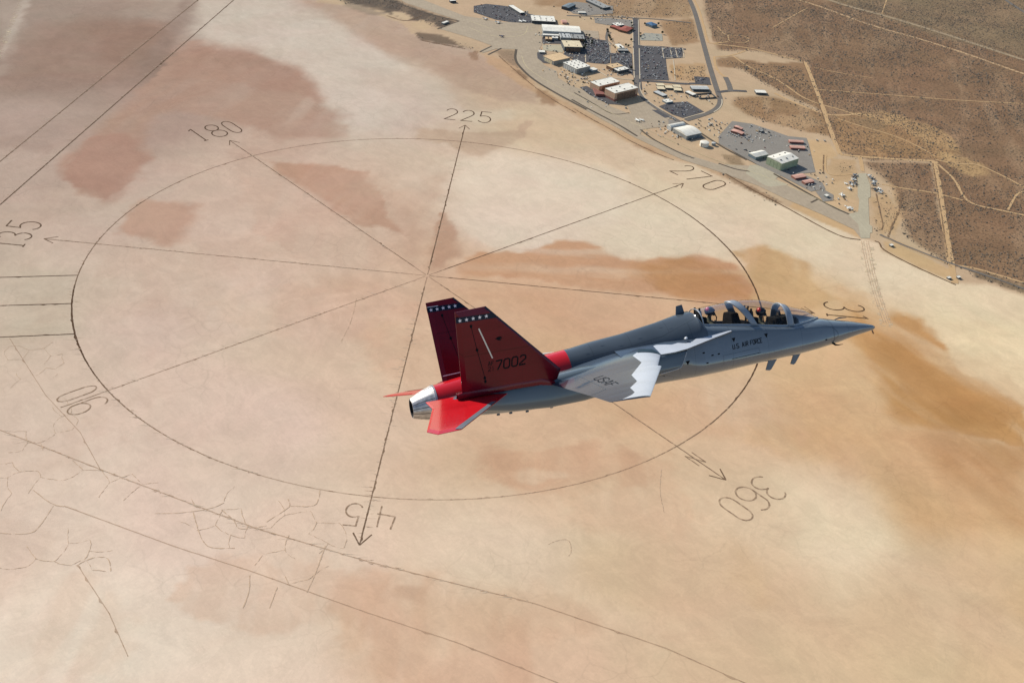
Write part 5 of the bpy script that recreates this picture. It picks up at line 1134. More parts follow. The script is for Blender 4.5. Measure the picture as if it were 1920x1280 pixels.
# ---- fuselage stations: s, sill y, top z, half width, chine z, bottom z, upper / lower exponent
ST = [(0.00, 0, .006, .006, 0, -.006, 2, 2), (0.03, 0, .045, .042, .0, -.042, 2, 2), (0.10, 0, .085, .08, .012, -.07, 2, 2),
      (0.40, 0, .185, .19, .06, -.105, 1.9, 2), (0.78, 0, .30, .31, .12, -.145, 1.8, 2), (1.36, 0, .44, .42, .21, -.235, 1.75, 2.1),
      (1.88, 0, .575, .50, .30, -.29, 1.7, 2.1), (2.15, .20, .575, .54, .345, -.31, 1.6, 2.2), (2.45, .34, .565, .585, .40, -.33, 1.5, 2.2),
      (2.80, .44, .56, .62, .455, -.345, 1.4, 2.3), (3.10, .50, .56, .65, .50, -.355, 1.3, 2.3), (3.70, .50, .665, .69, .57, -.37, 1.4, 2.3),
      (4.20, .50, .765, .71, .635, -.385, 1.5, 2.3), (5.00, .50, .90, .74, .70, -.415, 1.6, 2.4), (5.50, .50, .975, .75, .73, -.435, 1.7, 2.4),
      (5.85, .50, 1.03, .76, .74, -.44, 1.8, 2.4), (5.92, .45, 1.17, .76, .745, -.442, 1.9, 2.4), (5.98, .36, 1.29, .762, .748, -.443, 2, 2.4),
      (6.03, .20, 1.40, .764, .75, -.444, 1.9, 2.4), (6.07, 0, 1.44, .765, .75, -.445, 1.8, 2.4), (6.50, 0, 1.38, .70, .72, -.455, 1.6, 2.4),
      (7.10, 0, 1.27, .60, .66, -.46, 1.45, 2.4), (8.20, 0, 1.12, .56, .60, -.49, 1.5, 2.4), (9.10, 0, 1.05, .55, .50, -.52, 1.6, 2.4),
      (9.70, 0, .97, .55, .42, -.535, 1.7, 2.4), (9.90, 0, .955, .56, .40, -.537, 1.8, 2.4), (10.3, 0, .92, .58, .36, -.54, 1.9, 2.4),
      (11.2, 0, .86, .60, .30, -.52, 2, 2.3), (12.2, 0, .78, .58, .24, -.44, 2, 2.2), (13.0, 0, .70, .52, .19, -.36, 2, 2.1),
      (13.7, 0, .61, .46, .15, -.31, 2, 2)]
NU, NL = 10, 12
NS = 6
def side_ext(s, w, zw, zb):
    """the body side leans out below the chine: widest half width and its height"""
    k = float(np.interp(s, [0, .8, 2, 3.5, 6.2, 7.2], [.0, .02, .055, .10, .08, .0]))
    return w*(1+k), zb+(zw-zb)*float(np.interp(s, [0, .8, 2.2, 4, 6.2, 7.2], [.95, .80, .50, .40, .42, .9]))
def half_section(s):
    ys, zs, w, zw, zb, nu, nl = [interp(ST, s, k) for k in range(1, 8)]
    wm, zm = side_ext(s, w, zw, zb)
    pts = []
    for i in range(NU+1):
        t = i/NU*math.pi/2
        pts.append((ys+(w-ys)*math.sin(t)**(2/nu), zw+(zs-zw)*max(math.cos(t), 0)**(2/nu)))
    for i in range(1, NS+1):
        t = i/NS; pts.append((w+(wm-w)*(1-(1-t)**2), zw+(zm-zw)*t))
    for i in range(1, NL+1):
        t = i/NL*math.pi/2
        pts.append((wm*max(math.cos(t), 0)**(2/nl), zm-(zm-zb)*math.sin(t)**(2/nl)))
    return pts, ys
def fus_y(s, z):
    """half width of the fuselage side at station s and height z"""
    ys, zs, w, zw, zb, nu, nl = [interp(ST, s, k) for k in range(1, 8)]
    wm, zm = side_ext(s, w, zw, zb)
    if z <= zm:
        q = min(1.0, (zm-z)/(zm-zb)); return wm*max(0.0, 1-q**nl)**(1/nl)
    if z <= zw:
        t = (z-zw)/(zm-zw); return w+(wm-w)*(1-(1-t)**2)
    q = min(1.0, (z-zw)/max(1e-6, zs-zw)); return ys+(w-ys)*max(0.0, 1-q**nu)**(1/nu)
def fuselage_loft(name, stations, mats, upper=0, lower=0, split=0.0, caprear=True):
    verts, faces, mi = [], [], []
    n = NU+NS+NL+1
    for s in stations:
        hs, ys = half_section(s)
        verts += [(s, y, z) for y, z in hs] + [(s, -y, z) for y, z in hs]
    for a in range(len(stations)-1):
        A, B = a*2*n, (a+1)*2*n
        oa = half_section(stations[a])[1] < 1e-6; ob = half_section(stations[a+1])[1] < 1e-6
        for i in range(n-1):
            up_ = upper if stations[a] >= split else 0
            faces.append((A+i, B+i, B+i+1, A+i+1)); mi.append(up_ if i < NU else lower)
            faces.append((A+n+i+1, B+n+i+1, B+n+i, A+n+i)); mi.append(up_ if i < NU else lower)
    if caprear:
        B = (len(stations)-1)*2*n
        faces.append(tuple([B+i for i in range(n)] + [B+n+i for i in range(n-1, -1, -1)])); mi.append(lower)
    o = jmesh(name, verts, faces, mats, midx=mi, smooth=35)
    bm = bmesh.new(); bm.from_mesh(o.data); bmesh.ops.remove_doubles(bm, verts=bm.verts, dist=1e-5)
    bmesh.ops.recalc_face_normals(bm, faces=bm.faces); bm.to_mesh(o.data); bm.free()
    o.data.shade_smooth(); o.data.set_sharp_from_angle(angle=R(35))
    return o
def dens(a, b, step=0.22):
    base = [a] + [t[0] for t in ST if a < t[0] < b] + [b]
    out = []
    for i in range(len(base)-1):
        k = max(1, int(math.ceil((base[i+1]-base[i])/step)))
        out += [base[i]+(base[i+1]-base[i])*j/k for j in range(k)]
    return out+[b]
nose = fuselage_loft('nose_cone', dens(0, 1.95, 0.12), [M_GREY], caprear=False)
fus = fuselage_loft('fuselage', dens(1.95, 9.9), [M_GREY, M_SPINE_SHADE], 1, 0, split=5.8, caprear=False)
fair = fuselage_loft('engine_fairing', dens(9.9, 13.7), [M_RED, M_GREY], 0, 1)
# radome joint: a thin dark ring just proud of the skin
def ring_strip(name, s0, s1, mat, off=0.003, parent=fus):
    n = NU+NS+NL+1; verts = []; faces = []
    for s in (s0, s1):
        hs, _ = half_section(s)
        full = [(y, z) for y, z in hs] + [(-y, z) for y, z in reversed(hs[:-1])]
        c = sum(p[1] for p in full)/len(full)
        for y, z in full:
            l = math.hypot(y, z-c) or 1; verts.append((s, y+off*y/l, z+off*(z-c)/l))
    k = len(verts)//2
    faces = [(i, i+1, k+i+1, k+i) for i in range(k-1)]
    return jmesh(name, verts, faces, mat, parent)
ring_strip('panel_joint', 1.70, 1.712, M_DARK, parent=nose)

# ---- canopy
CAN = [(1.90, .02, .575, .575), (2.15, .20, .575, .76), (2.42, .33, .565, .93), (2.80, .44, .56, 1.07), (3.06, .485, .56, 1.165), (3.54, .5, .64, 1.36),
       (3.9, .5, .705, 1.445), (4.28, .5, .78, 1.49), (4.73, .5, .855, 1.51), (5.22, .5, .93, 1.50), (5.6, .5, .99, 1.475), (5.86, .5, 1.03, 1.455)]
def can_pt(s, t):
    """point on the canopy shell, t in -1..1 from port sill to starboard sill"""
    w = interp(CAN, s, 1); zb = interp(CAN, s, 2); zt = interp(CAN, s, 3)
    a = t*math.pi/2
    return (s, w*math.copysign(abs(math.sin(a))**0.92, t), zb+(zt-zb)*max(0, math.cos(a))**0.92)
def lean(s, t, sweep):            # the mid bow leans: sill further forward than its top
    return s-sweep*(abs(t)**1.6)
def can_strip(name, fs0, fs1, mat, off=0.0, t0=-1, t1=1, nt=28, ns=1, parent=jet, thick=0.0):
    verts, faces = [], []
    for j in range(ns+1):
        for i in range(nt+1):
            t = t0+(t1-t0)*i/nt
            s = fs0(t)+(fs1(t)-fs0(t))*j/ns
            p = can_pt(s, t)
            w = interp(CAN, s, 1); zb = interp(CAN, s, 2); c = (s, 0, zb)
            v = np.array([0, p[1], p[2]-zb]); l = np.linalg.norm(v) or 1
            v = v/l*off
            verts.append((p[0], p[1]+v[1], p[2]+v[2]))
    for j in range(ns):
        for i in range(nt):
            a = j*(nt+1)+i; faces.append((a, a+1, a+nt+2, a+nt+1))
    o = jmesh(name, verts, faces, mat, parent, smooth=60)
    if thick:
        md = o.modifiers.new('thickness', 'SOLIDIFY'); md.thickness = thick; md.offset = 0
    return o
can_strip('windscreen', lambda t: 1.90+0*t, lambda t: 3.02, M_GLASS, ns=10)
front_glass = can_strip('front_canopy_glass', lambda t: 3.16, lambda t: lean(4.62, t, .42), M_GLASS, ns=10)
can_strip('rear_canopy_glass', lambda t: lean(4.80, t, .46), lambda t: 5.84, M_GLASS, ns=10)
can_strip('windscreen_bow', lambda t: 3.00, lambda t: 3.20, M_FRAME, 0.006, ns=3, thick=0.035)
can_strip('canopy_bow', lambda t: lean(4.58, t, .42), lambda t: lean(4.83, t, .47), M_FRAME, 0.006, ns=3, thick=0.04)
can_strip('canopy_rear_frame', lambda t: 5.83, lambda t: 5.86, M_FRAME, 0.006, ns=2, thick=0.02)
for sg in (1, -1):
    sill, f = [], []
    S = [1.93, 2.15, 2.42, 2.8, 3.06, 3.54, 3.9, 4.28, 4.73, 5.22, 5.6, 5.86]
    for s in S:
        w = interp(CAN, s, 1); z = interp(CAN, s, 2)
        sill += [(s, sg*(w+.028), z-.055), (s, sg*(w+.016), z+.045), (s, sg*(w-.03), z+.045), (s, sg*(w-.03), z-.055)]
    for i in range(len(S)-1):
        for k in range(4): f.append((4*i+k, 4*i+(k+1) % 4, 4*i+4+(k+1) % 4, 4*i+4+k))
    jmesh('canopy_sill', sill, f, M_FRAME)

# ---- cockpit: tub, hoods, ejection seats
def jbox(name, c, d, mat, parent=jet, taper=1.0, rot=0.0, bev=0.02):
    bm = bmesh.new(); bmesh.ops.create_cube(bm, size=1.0)
    for v in bm.verts:
        k = taper if v.co.z > 0 else 1.0
        x, y, z = v.co.x*d[0]*k, v.co.y*d[1]*k, v.co.z*d[2]
        x, z = x*math.cos(rot)-z*math.sin(rot), x*math.sin(rot)+z*math.cos(rot)
        v.co = JP((c[0]+x, c[1]+y, c[2]+z))
    bmesh.ops.recalc_face_normals(bm, faces=bm.faces)
    if bev: bmesh.ops.bevel(bm, geom=bm.edges[:], offset=bev, segments=2, affect='EDGES')
    me = bpy.data.meshes.new(name); bm.to_mesh(me); bm.free(); me.materials.append(mat)
    o = bpy.data.objects.new(name, me); COL.objects.link(o); o.parent = parent
    me.shade_smooth(); me.set_sharp_from_angle(angle=R(40))
    return o
tub, f = [], []
S = [1.96, 2.45, 3.1, 3.9, 4.6, 5.3, 5.83]
for s in S:
    w = interp(CAN, s, 1)*.93; z = interp(CAN, s, 2)-.05
    dz = {1.96: .02, 2.45: .12}.get(s, .62)
    tub += [(s, w, z), (s, w*.92, z-dz), (s, -w*.92, z-dz), (s, -w, z)]
for i in range(len(S)-1):
    for k in range(3): f.append((4*i+k, 4*i+4+k, 4*i+5+k, 4*i+1+k))
f.append((24, 25, 26, 27)); 
jmesh('cockpit_tub', tub, f, M_COCK, smooth=20)
# glare shield ahead of the front seat fills the windscreen base
gs, f = [], []
for s, zz in ((1.98, .59), (2.3, .71), (2.7, .82), (3.05, .88), (3.22, .86)):
    w = interp(CAN, s, 1)*.9
    gs += [(s, -w, interp(CAN, s, 2)-.03), (s, -w*.6, zz-.03), (s, 0, zz), (s, w*.6, zz-.03), (s, w, interp(CAN, s, 2)-.03)]
for i in range(4):
    for k in range(4): f.append((5*i+k, 5*i+k+1, 5*i+6+k, 5*i+5+k))
f.append((20, 21, 22, 23, 24))
jmesh('glare_shield', gs, f, M_COCK, smooth=30)
jbox('front_instrument_panel', (3.36, 0, .66), (.22, .74, .36), M_COCK, taper=.8)
jbox('head_up_display', (3.17, 0, .92), (.07, .16, .20), M_PIT2, taper=.7)
jbox('rear_instrument_panel', (4.72, 0, .98), (.30, .72, .42), M_COCK, taper=.72)
jbox('cockpit_shelf', (4.42, 0, .74), (.42, .86, .26), M_COCK)
jbox('side_console', (3.75, .37, .58), (.9, .16, .10), M_PIT2); jbox('side_console', (3.75, -.37, .58), (.9, .16, .10), M_PIT2)
jbox('side_console', (5.35, .37, .80), (.8, .16, .10), M_PIT2); jbox('side_console', (5.35, -.37, .80), (.8, .16, .10), M_PIT2)
def seat(s, zb):
    e = bpy.data.objects.new('ejection_seat', None); COL.objects.link(e); e.parent = jet
    jbox('seat_pan', (s-.02, 0, zb), (.46, .44, .12), M_COCK, e)
    jbox('seat_back', (s+.27, 0, zb+.36), (.12, .42, .74), M_COCK, e, rot=.12)
    jbox('head_rest', (s+.34, 0, zb+.80), (.13, .30, .26), M_PIT2, e, taper=.8, rot=.12)
    for y in (-.15, .15): jbox('seat_rail', (s+.42, y, zb+.52), (.05, .05, .98), M_PIT2, e, rot=.14, bev=.008)
seat(3.78, .22); seat(5.40, .48)
jbox('seat_canopy_breaker', (4.22, .10, 1.20), (.04, .05, .22), M_COCK, rot=.25, bev=.008)
jbox('seat_canopy_breaker', (4.22, -.10, 1.20), (.04, .05, .22), M_COCK, rot=.25, bev=.008)
jbox('rear_deck', (5.74, 0, 1.06), (.22, .7, .16), M_COCK, taper=.8)

def ribbon2(pts, w):
    """outline quads for a polyline in 2-D, mitred; returns verts, faces"""
    P = [np.array(p, float) for p in pts]; n = len(P); vs, fs = [], []
    closed = np.allclose(P[0], P[-1]) and n > 2
    for i in range(n):
        a = P[i]-P[i-1] if i > 0 else (P[0]-P[-2] if closed else P[1]-P[0])
        b = P[i+1]-P[i] if i < n-1 else (P[1]-P[0] if closed else a)
        a = a/(np.linalg.norm(a) or 1); b = b/(np.linalg.norm(b) or 1)
        na = np.array([-a[1], a[0]]); nb = np.array([-b[1], b[0]]); m = na+nb
        l = np.linalg.norm(m); m = na if l < .2 else m/l
        k = 1/max(.5, float(m@na))
        vs += [P[i]+m*w/2*k, P[i]-m*w/2*k]
    for i in range(n-1): fs.append((2*i, 2*i+1, 2*i+3, 2*i+2))
    return vs, fs
def on_map(name, lines, w, fmap, mat, parent, sub=None):
    """strokes (2-D polylines) laid on a surface through fmap((u, v)) -> (s, y, z)"""
    verts, faces = [], []
    for ln in lines:
        if sub:
            d = []
            for a, b in zip(ln[:-1], ln[1:]):
                k = max(1, int(math.hypot(b[0]-a[0], b[1]-a[1])/sub))
                d += [(a[0]+(b[0]-a[0])*j/k, a[1]+(b[1]-a[1])*j/k) for j in range(k)]
            ln = d+[ln[-1]]
        v, f = ribbon2(ln, w); o = len(verts)
        verts += [fmap(p) for p in v]; faces += [tuple(i+o for i in q) for q in f]
    return jmesh(name, verts, faces, mat, parent, smooth=None)

# ---- intakes and lower body sides
NAC = [(6.80, .66, 1.165, .045, .545), (7.6, .66, 1.20, -.02, .54), (8.6, .56, 1.22, -.20, .55), (9.8, .46, 1.20, -.36, .54), (10.8, .42, 1.15, -.38, .46),
       (11.8, .40, 1.12, -.30, .44), (12.6, .40, 1.08, -.16, .40), (13.3, .45, 1.05, .02, .34), (13.95, .5, .98, .14, .27)]
def rrect(y0, y1, z0, z1, n=28, e=5.0, shrink=0.0):
    cy, cz, a, b = (y0+y1)/2, (z0+z1)/2, (y1-y0)/2-shrink, (z1-z0)/2-shrink
    o = []
    for i in range(n):
        t = 2*math.pi*i/n+math.pi/n
        c, s = math.cos(t), math.sin(t)
        k = (abs(c)**e+abs(s)**e)**(-1/e)
        o.append((cy+a*c*k, cz+b*s*k))
    return o
def nac_z(s): return interp(NAC, s, 3), interp(NAC, s, 4)
for sg in (1, -1):
    verts, faces, mi = [], [], []
    n = 28
    ss = [6.80, 6.95, 7.2, 7.6, 8.1, 8.6, 9.2, 9.8, 10.3, 10.8, 11.3, 11.8, 12.2, 12.6, 13.0, 13.3, 13.65, 13.95]
    for s in ss:
        k = min(1, max(0, (7.6-s)/.8))
        for y, z in rrect(interp(NAC, s, 1), interp(NAC, s, 2), interp(NAC, s, 3), interp(NAC, s, 4), n, 5.0 if s < 8 else 3.2):
            so = s + k*((.545-z)/.5*.30-.10)
            verts.append((so, sg*(y+(.545-z)*.10*k), z))
    for a in range(len(ss)-1):
        for i in range(n):
            j = (i+1) % n
            q = (a*n+i, (a+1)*n+i, (a+1)*n+j, a*n+j); faces.append(q if sg > 0 else q[::-1])
            mi.append(0)
    e = len(ss)-1
    faces.append(tuple(range(e*n, e*n+n))); mi.append(0)
    base = len(verts)                                   # inner duct
    for s, sh in ((6.80, .018), (7.0, .03), (8.2, .06)):
        k = min(1, max(0, (7.6-s)/.8))
        for y, z in rrect(interp(NAC, s, 1), interp(NAC, s, 2), interp(NAC, s, 3), interp(NAC, s, 4), n, 5.0, sh):
            verts.append((s + k*((.545-z)/.5*.30-.10), sg*(y+(.545-z)*.10*k), z))
    for i in range(n):
        j = (i+1) % n
        faces.append((i, j, base+j, base+i)); mi.append(1)
        for a in range(2): faces.append((base+a*n+i, base+a*n+j, base+(a+1)*n+j, base+(a+1)*n+i)); mi.append(2)
    faces.append(tuple(range(base+2*n, base+3*n))); mi.append(2)
    nac = jmesh('air_intake', verts, faces, [M_COWL, M_LIP, M_NOZIN], midx=mi, smooth=38)
    def nmap(p, sg=sg):
        k = min(1, max(0, (7.6-p[0])/.8)); return (p[0], sg*(interp(NAC, min(max(p[0], 6.8), 13), 2)+(.545-p[1])*.10*k+.004), p[1])
    on_map('intake_lip', [[(6.76, .50), (6.80, .40), (6.90, .22), (6.98, .12), (7.10, .085), (7.60, .03)]], .022, nmap, M_LIP, nac, sub=.06)

# ---- wings
LEt = [(0.50, 7.15, .58), (1.10, 7.50, .525), (2.20, 8.10, .425), (2.2001, 7.985, .43), (4.45, 9.33, .20)]
TEt = [(0.50, 10.78, .36), (1.10, 10.74, .28), (3.3, 10.47, .255), (4.45, 10.38, .25)]
HBt = [(0.50, .036), (1.10, .034), (2.2, .030), (4.45, .018)]       # camber
THt = [(0.50, .050), (1.10, .040), (4.45, .032)]                    # thickness / chord
def wing_le(y): return interp(LEt, y, 1), interp(LEt, y, 2)
def wing_te(y): return interp(TEt, y, 1), interp(TEt, y, 2)
def wing_z(s, y, top=True):
    y = abs(y); sl, zl = wing_le(y); st, zt = wing_te(y); c = st-sl
    x = min(1, max(0, (s-sl)/c)); h = interp(HBt, y, 1); th = interp(THt, y, 1)
    cam = h*(1-(1-x/.22)**2) if x < .22 else h*(1-((x-.22)/.78)**1.7)
    t = 5*th*(.2969*math.sqrt(x)-.126*x-.3516*x*x+.2843*x**3-.1015*x**4)*.92+.0015
    return zl+(zt-zl)*x+c*(cam+(t if top else -t))
XS = [0, .004, .012, .025, .045, .075, .11, .15, .19, .22, .27, .34, .42, .5, .58, .66, .74, .82, .9, .96, 1.0]
YS = [.5, .65, .8, .95, 1.1, 1.4, 1.7, 2.0, 2.2, 2.2001, 2.5, 2.9, 3.3, 3.7, 4.1, 4.4, 4.45]
for sg in (1, -1):
    verts, faces = [], []
    prof = [(x, True) for x in reversed(XS)] + [(x, False) for x in XS[1:-1]]
    n = len(prof)
    for y in YS:
        sl, _ = wing_le(y); st, _ = wing_te(y)
        for x, tp in prof:
            s = sl+(st-sl)*x; verts.append((s, sg*y, wing_z(s, y, tp)))
    for a in range(len(YS)-1):
        for i in range(n):
            j = (i+1) % n; q = (a*n+i, a*n+j, (a+1)*n+j, (a+1)*n+i); faces.append(q if sg < 0 else q[::-1])
    faces.append(tuple(range((len(YS)-1)*n, len(YS)*n)))
    wing = jmesh('wing', verts, faces, [M_WING], smooth=30)
    if sg > 0: WING = wing
    else: WINGL = wing
    # leading-edge root extension, from the canopy sill back to the wing
    verts, faces = [], []
    ed = [(5.12, .755, .775), (5.7, .87, .70), (6.2, .99, .635), (6.7, 1.13, .575), (7.1, 1.19, .555), (7.48, 1.13, .545), (7.8, 1.10, .57), (8.6, 1.0, .62)]
    inn = [(5.18, .70, .79), (5.7, .64, .81), (6.2, .56, .82), (6.7, .50, .815), (7.1, .46, .81), (7.45, .44, .80), (7.8, .44, .79), (8.6, .44, .76)]
    K = 7
    for (es, ey, ez), (is_, iy, iz) in zip(ed, inn):
        for k in range(K+1):
            t = k/K; b = math.sin(t*math.pi)*.012
            verts.append((es, sg*(iy+(ey-iy)*t), iz+(ez-iz)*t+b*.5))
        verts.append((es, sg*(ey-.004), ez-.03)); verts.append((es, sg*(iy-.1), iz-.14))
    m = K+3
    for a in range(len(ed)-1):
        for k in range(m-1):
            q = (a*m+k, a*m+k+1, (a+1)*m+k+1, (a+1)*m+k); faces.append(q if sg < 0 else q[::-1])
    lx = jmesh('wing_root_extension', verts, faces, [M_WING], smooth=50)
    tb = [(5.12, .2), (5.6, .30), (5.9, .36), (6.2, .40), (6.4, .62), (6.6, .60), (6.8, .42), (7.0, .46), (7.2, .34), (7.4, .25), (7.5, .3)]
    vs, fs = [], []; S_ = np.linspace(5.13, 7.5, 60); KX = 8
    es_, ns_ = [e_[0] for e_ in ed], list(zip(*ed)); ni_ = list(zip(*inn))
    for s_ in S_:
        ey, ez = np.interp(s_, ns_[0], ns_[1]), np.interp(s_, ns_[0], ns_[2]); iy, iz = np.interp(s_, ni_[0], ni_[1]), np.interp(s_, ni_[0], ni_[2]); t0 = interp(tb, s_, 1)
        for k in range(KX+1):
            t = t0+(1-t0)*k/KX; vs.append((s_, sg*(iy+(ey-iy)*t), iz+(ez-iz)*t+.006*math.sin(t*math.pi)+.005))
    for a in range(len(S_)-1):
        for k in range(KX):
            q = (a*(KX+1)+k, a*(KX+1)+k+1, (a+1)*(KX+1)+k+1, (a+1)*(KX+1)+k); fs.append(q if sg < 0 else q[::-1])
    jmesh('leading_edge_pale', vs, fs, M_PALE, lx, smooth=40)  # pale overlay along the outer edge, uneven inner border

def wing_patch(name, pts, mat, parent, off=.004, sg=1):
    """flat marking laid on the wing's top skin; pts are (s, y)"""
    vs = [(s, sg*y, wing_z(s, y)+off) for s, y in pts]
    return jmesh(name, vs, [tuple(range(len(vs)))], mat, parent, smooth=None)
for sg, wg in ((1, WING), (-1, WINGL)):
    fm = lambda p, sg=sg: (p[0], sg*p[1], wing_z(p[0], abs(p[1]))+.003)
    on_map('flap_gap', [[(10.05, .74), (9.99, 1.49), (9.97, 2.72), (9.965, 3.20), (10.46, 3.33)]], .016, fm, M_DARK, wg, sub=.15)
    on_map('leading_edge_gap', [[(8.42, 2.28), (9.50, 4.38)]], .010, fm, M_EDGE, wg, sub=.15)
# grey-blue panel at the break between root extension and wing
for sg, wg in ((1, WING), (-1, WINGL)):
    A_, B_, C_, D_ = (7.53, 1.13), (7.47, .80), (7.99, .74), (8.11, .93); vs, fs = [], []
    for i in range(7):
        for j in range(7):
            u, v = i/6, j/6
            q = [(A_[k]*(1-u)+B_[k]*u)*(1-v)+(D_[k]*(1-u)+C_[k]*u)*v for k in (0, 1)]
            vs.append((q[0], sg*q[1], wing_z(q[0], q[1])+.012))
    for i in range(6):
        for j in range(6):
            q = (i*7+j, i*7+j+1, i*7+8+j, i*7+7+j); fs.append(q if sg < 0 else q[::-1])
    jmesh('root_panel', vs, fs, M_PANEL, wg, smooth=40)
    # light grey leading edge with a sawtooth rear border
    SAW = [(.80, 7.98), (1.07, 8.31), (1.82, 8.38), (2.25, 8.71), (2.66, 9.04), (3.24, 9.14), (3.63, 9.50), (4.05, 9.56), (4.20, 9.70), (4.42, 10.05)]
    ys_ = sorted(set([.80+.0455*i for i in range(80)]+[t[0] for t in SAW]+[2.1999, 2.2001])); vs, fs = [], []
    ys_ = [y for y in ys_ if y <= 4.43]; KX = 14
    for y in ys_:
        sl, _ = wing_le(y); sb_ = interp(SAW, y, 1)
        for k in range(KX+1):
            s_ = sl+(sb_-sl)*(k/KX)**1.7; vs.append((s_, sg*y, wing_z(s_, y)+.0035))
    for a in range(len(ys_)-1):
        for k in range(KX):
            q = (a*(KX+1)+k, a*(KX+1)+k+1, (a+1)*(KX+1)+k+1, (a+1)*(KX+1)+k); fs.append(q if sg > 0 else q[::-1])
    jmesh('leading_edge_pale', vs, fs, M_PALE, wg, smooth=40)

# ---- block letters (strokes on a 4 x 6 grid with cut corners)
def glyph(c):
    k = .9
    O = [(k, 0), (4-k, 0), (4, k), (4, 6-k), (4-k, 6), (k, 6), (0, 6-k), (0, k), (k, 0)]
    D = {'0': [O], 'O': [O], '7': [[(0, 6), (4, 6), (4, 5), (1.4, 0)]], '1': [[(1, 5), (2, 6), (2, 0)]],
         '2': [[(0, 5), (k, 6), (4-k, 6), (4, 6-k), (4, 3.6), (0, .9), (0, 0), (4, 0)]],
         'U': [[(0, 6), (0, k), (k, 0), (4-k, 0), (4, k), (4, 6)]],
         'S': [[(4, 5), (4-k, 6), (k, 6), (0, 6-k), (0, 3.7), (k, 3.1), (4-k, 2.9), (4, 2.3), (4, k), (4-k, 0), (k, 0), (0, 1)]],
         'A': [[(0, 0), (1.7, 6), (2.3, 6), (4, 0)], [(.75, 2), (3.25, 2)]], 'F': [[(0, 0), (0, 6), (4, 6)], [(0, 3.2), (3, 3.2)]],
         'I': [[(2, 0), (2, 6)]], 'R': [[(0, 0), (0, 6), (4-k, 6), (4, 6-k), (4, 3.8), (4-k, 3), (0, 3)], [(2.2, 3), (4, 0)]],
         'C': [[(4, 5), (4-k, 6), (k, 6), (0, 6-k), (0, k), (k, 0), (4-k, 0), (4, 1)]],
         'E': [[(4, 6), (0, 6), (0, 0), (4, 0)], [(0, 3.1), (3, 3.1)]], '.': [[(1.6, 0), (1.6, .9)]], ' ': []}
    return D[c]
def word(txt, org, du, dv, wid, gap=1.6):
    """strokes of txt starting at org; du = vector of one letter grid unit to the right, dv = one unit up"""
    L, x = [], 0.0
    for c in txt:
        adv = {'I': 2.0, '.': 1.4, ' ': 2.4}.get(c, 4.0); ox = {'I': -1.0, '.': -1.0}.get(c, 0.0)
        for ln in glyph(c):
            L.append([(org[0]+du[0]*(x+ox+p[0])+dv[0]*p[1], org[1]+du[1]*(x+ox+p[0])+dv[1]*p[1]) for p in ln])
        x += adv+gap
    return L

# ---- fins
def fin_y(z): return 1.10+.268*(z-.46)
FO = [(10.42, .66), (12.39, 2.69), (13.21, 2.655), (13.16, .40), (11.3, .40), (10.60, .24)]
def plate(name, outline, base, normal, thick, mat, parent, inset=.16, edge=.012, midx=None, mats=None):
    """lens-shaped plate: outline (n points 3-D), thin rim, thicker inset centre"""
    P = np.array(outline, float); n = len(P); nv = np.array(normal, float); nv /= np.linalg.norm(nv)
    c = P.mean(0); Q = P+(c-P)*inset
    verts = list(P+nv*edge/2)+list(P-nv*edge/2)+list(Q+nv*thick/2)+list(Q-nv*thick/2)
    faces = []
    for i in range(n):
        j = (i+1) % n
        faces += [(i, j, n+j, n+i), (i, 2*n+i, 2*n+j, j), (n+i, n+j, 3*n+j, 3*n+i)]
    faces.append(tuple(range(2*n, 3*n))); faces.append(tuple(reversed(range(3*n, 4*n))))
    o = jmesh(name, [tuple(v) for v in verts], faces, mats or [mat], parent, smooth=None)
    bm = bmesh.new(); bm.from_mesh(o.data); bmesh.ops.recalc_face_normals(bm, faces=bm.faces); bm.to_mesh(o.data); bm.free()
    return o
FT = .085
def star(cx, cz, r):
    return [(cx+(r if i % 2 == 0 else r*.42)*math.sin(i*math.pi/5), cz+(r if i % 2 == 0 else r*.42)*math.cos(i*math.pi/5)) for i in range(10)]
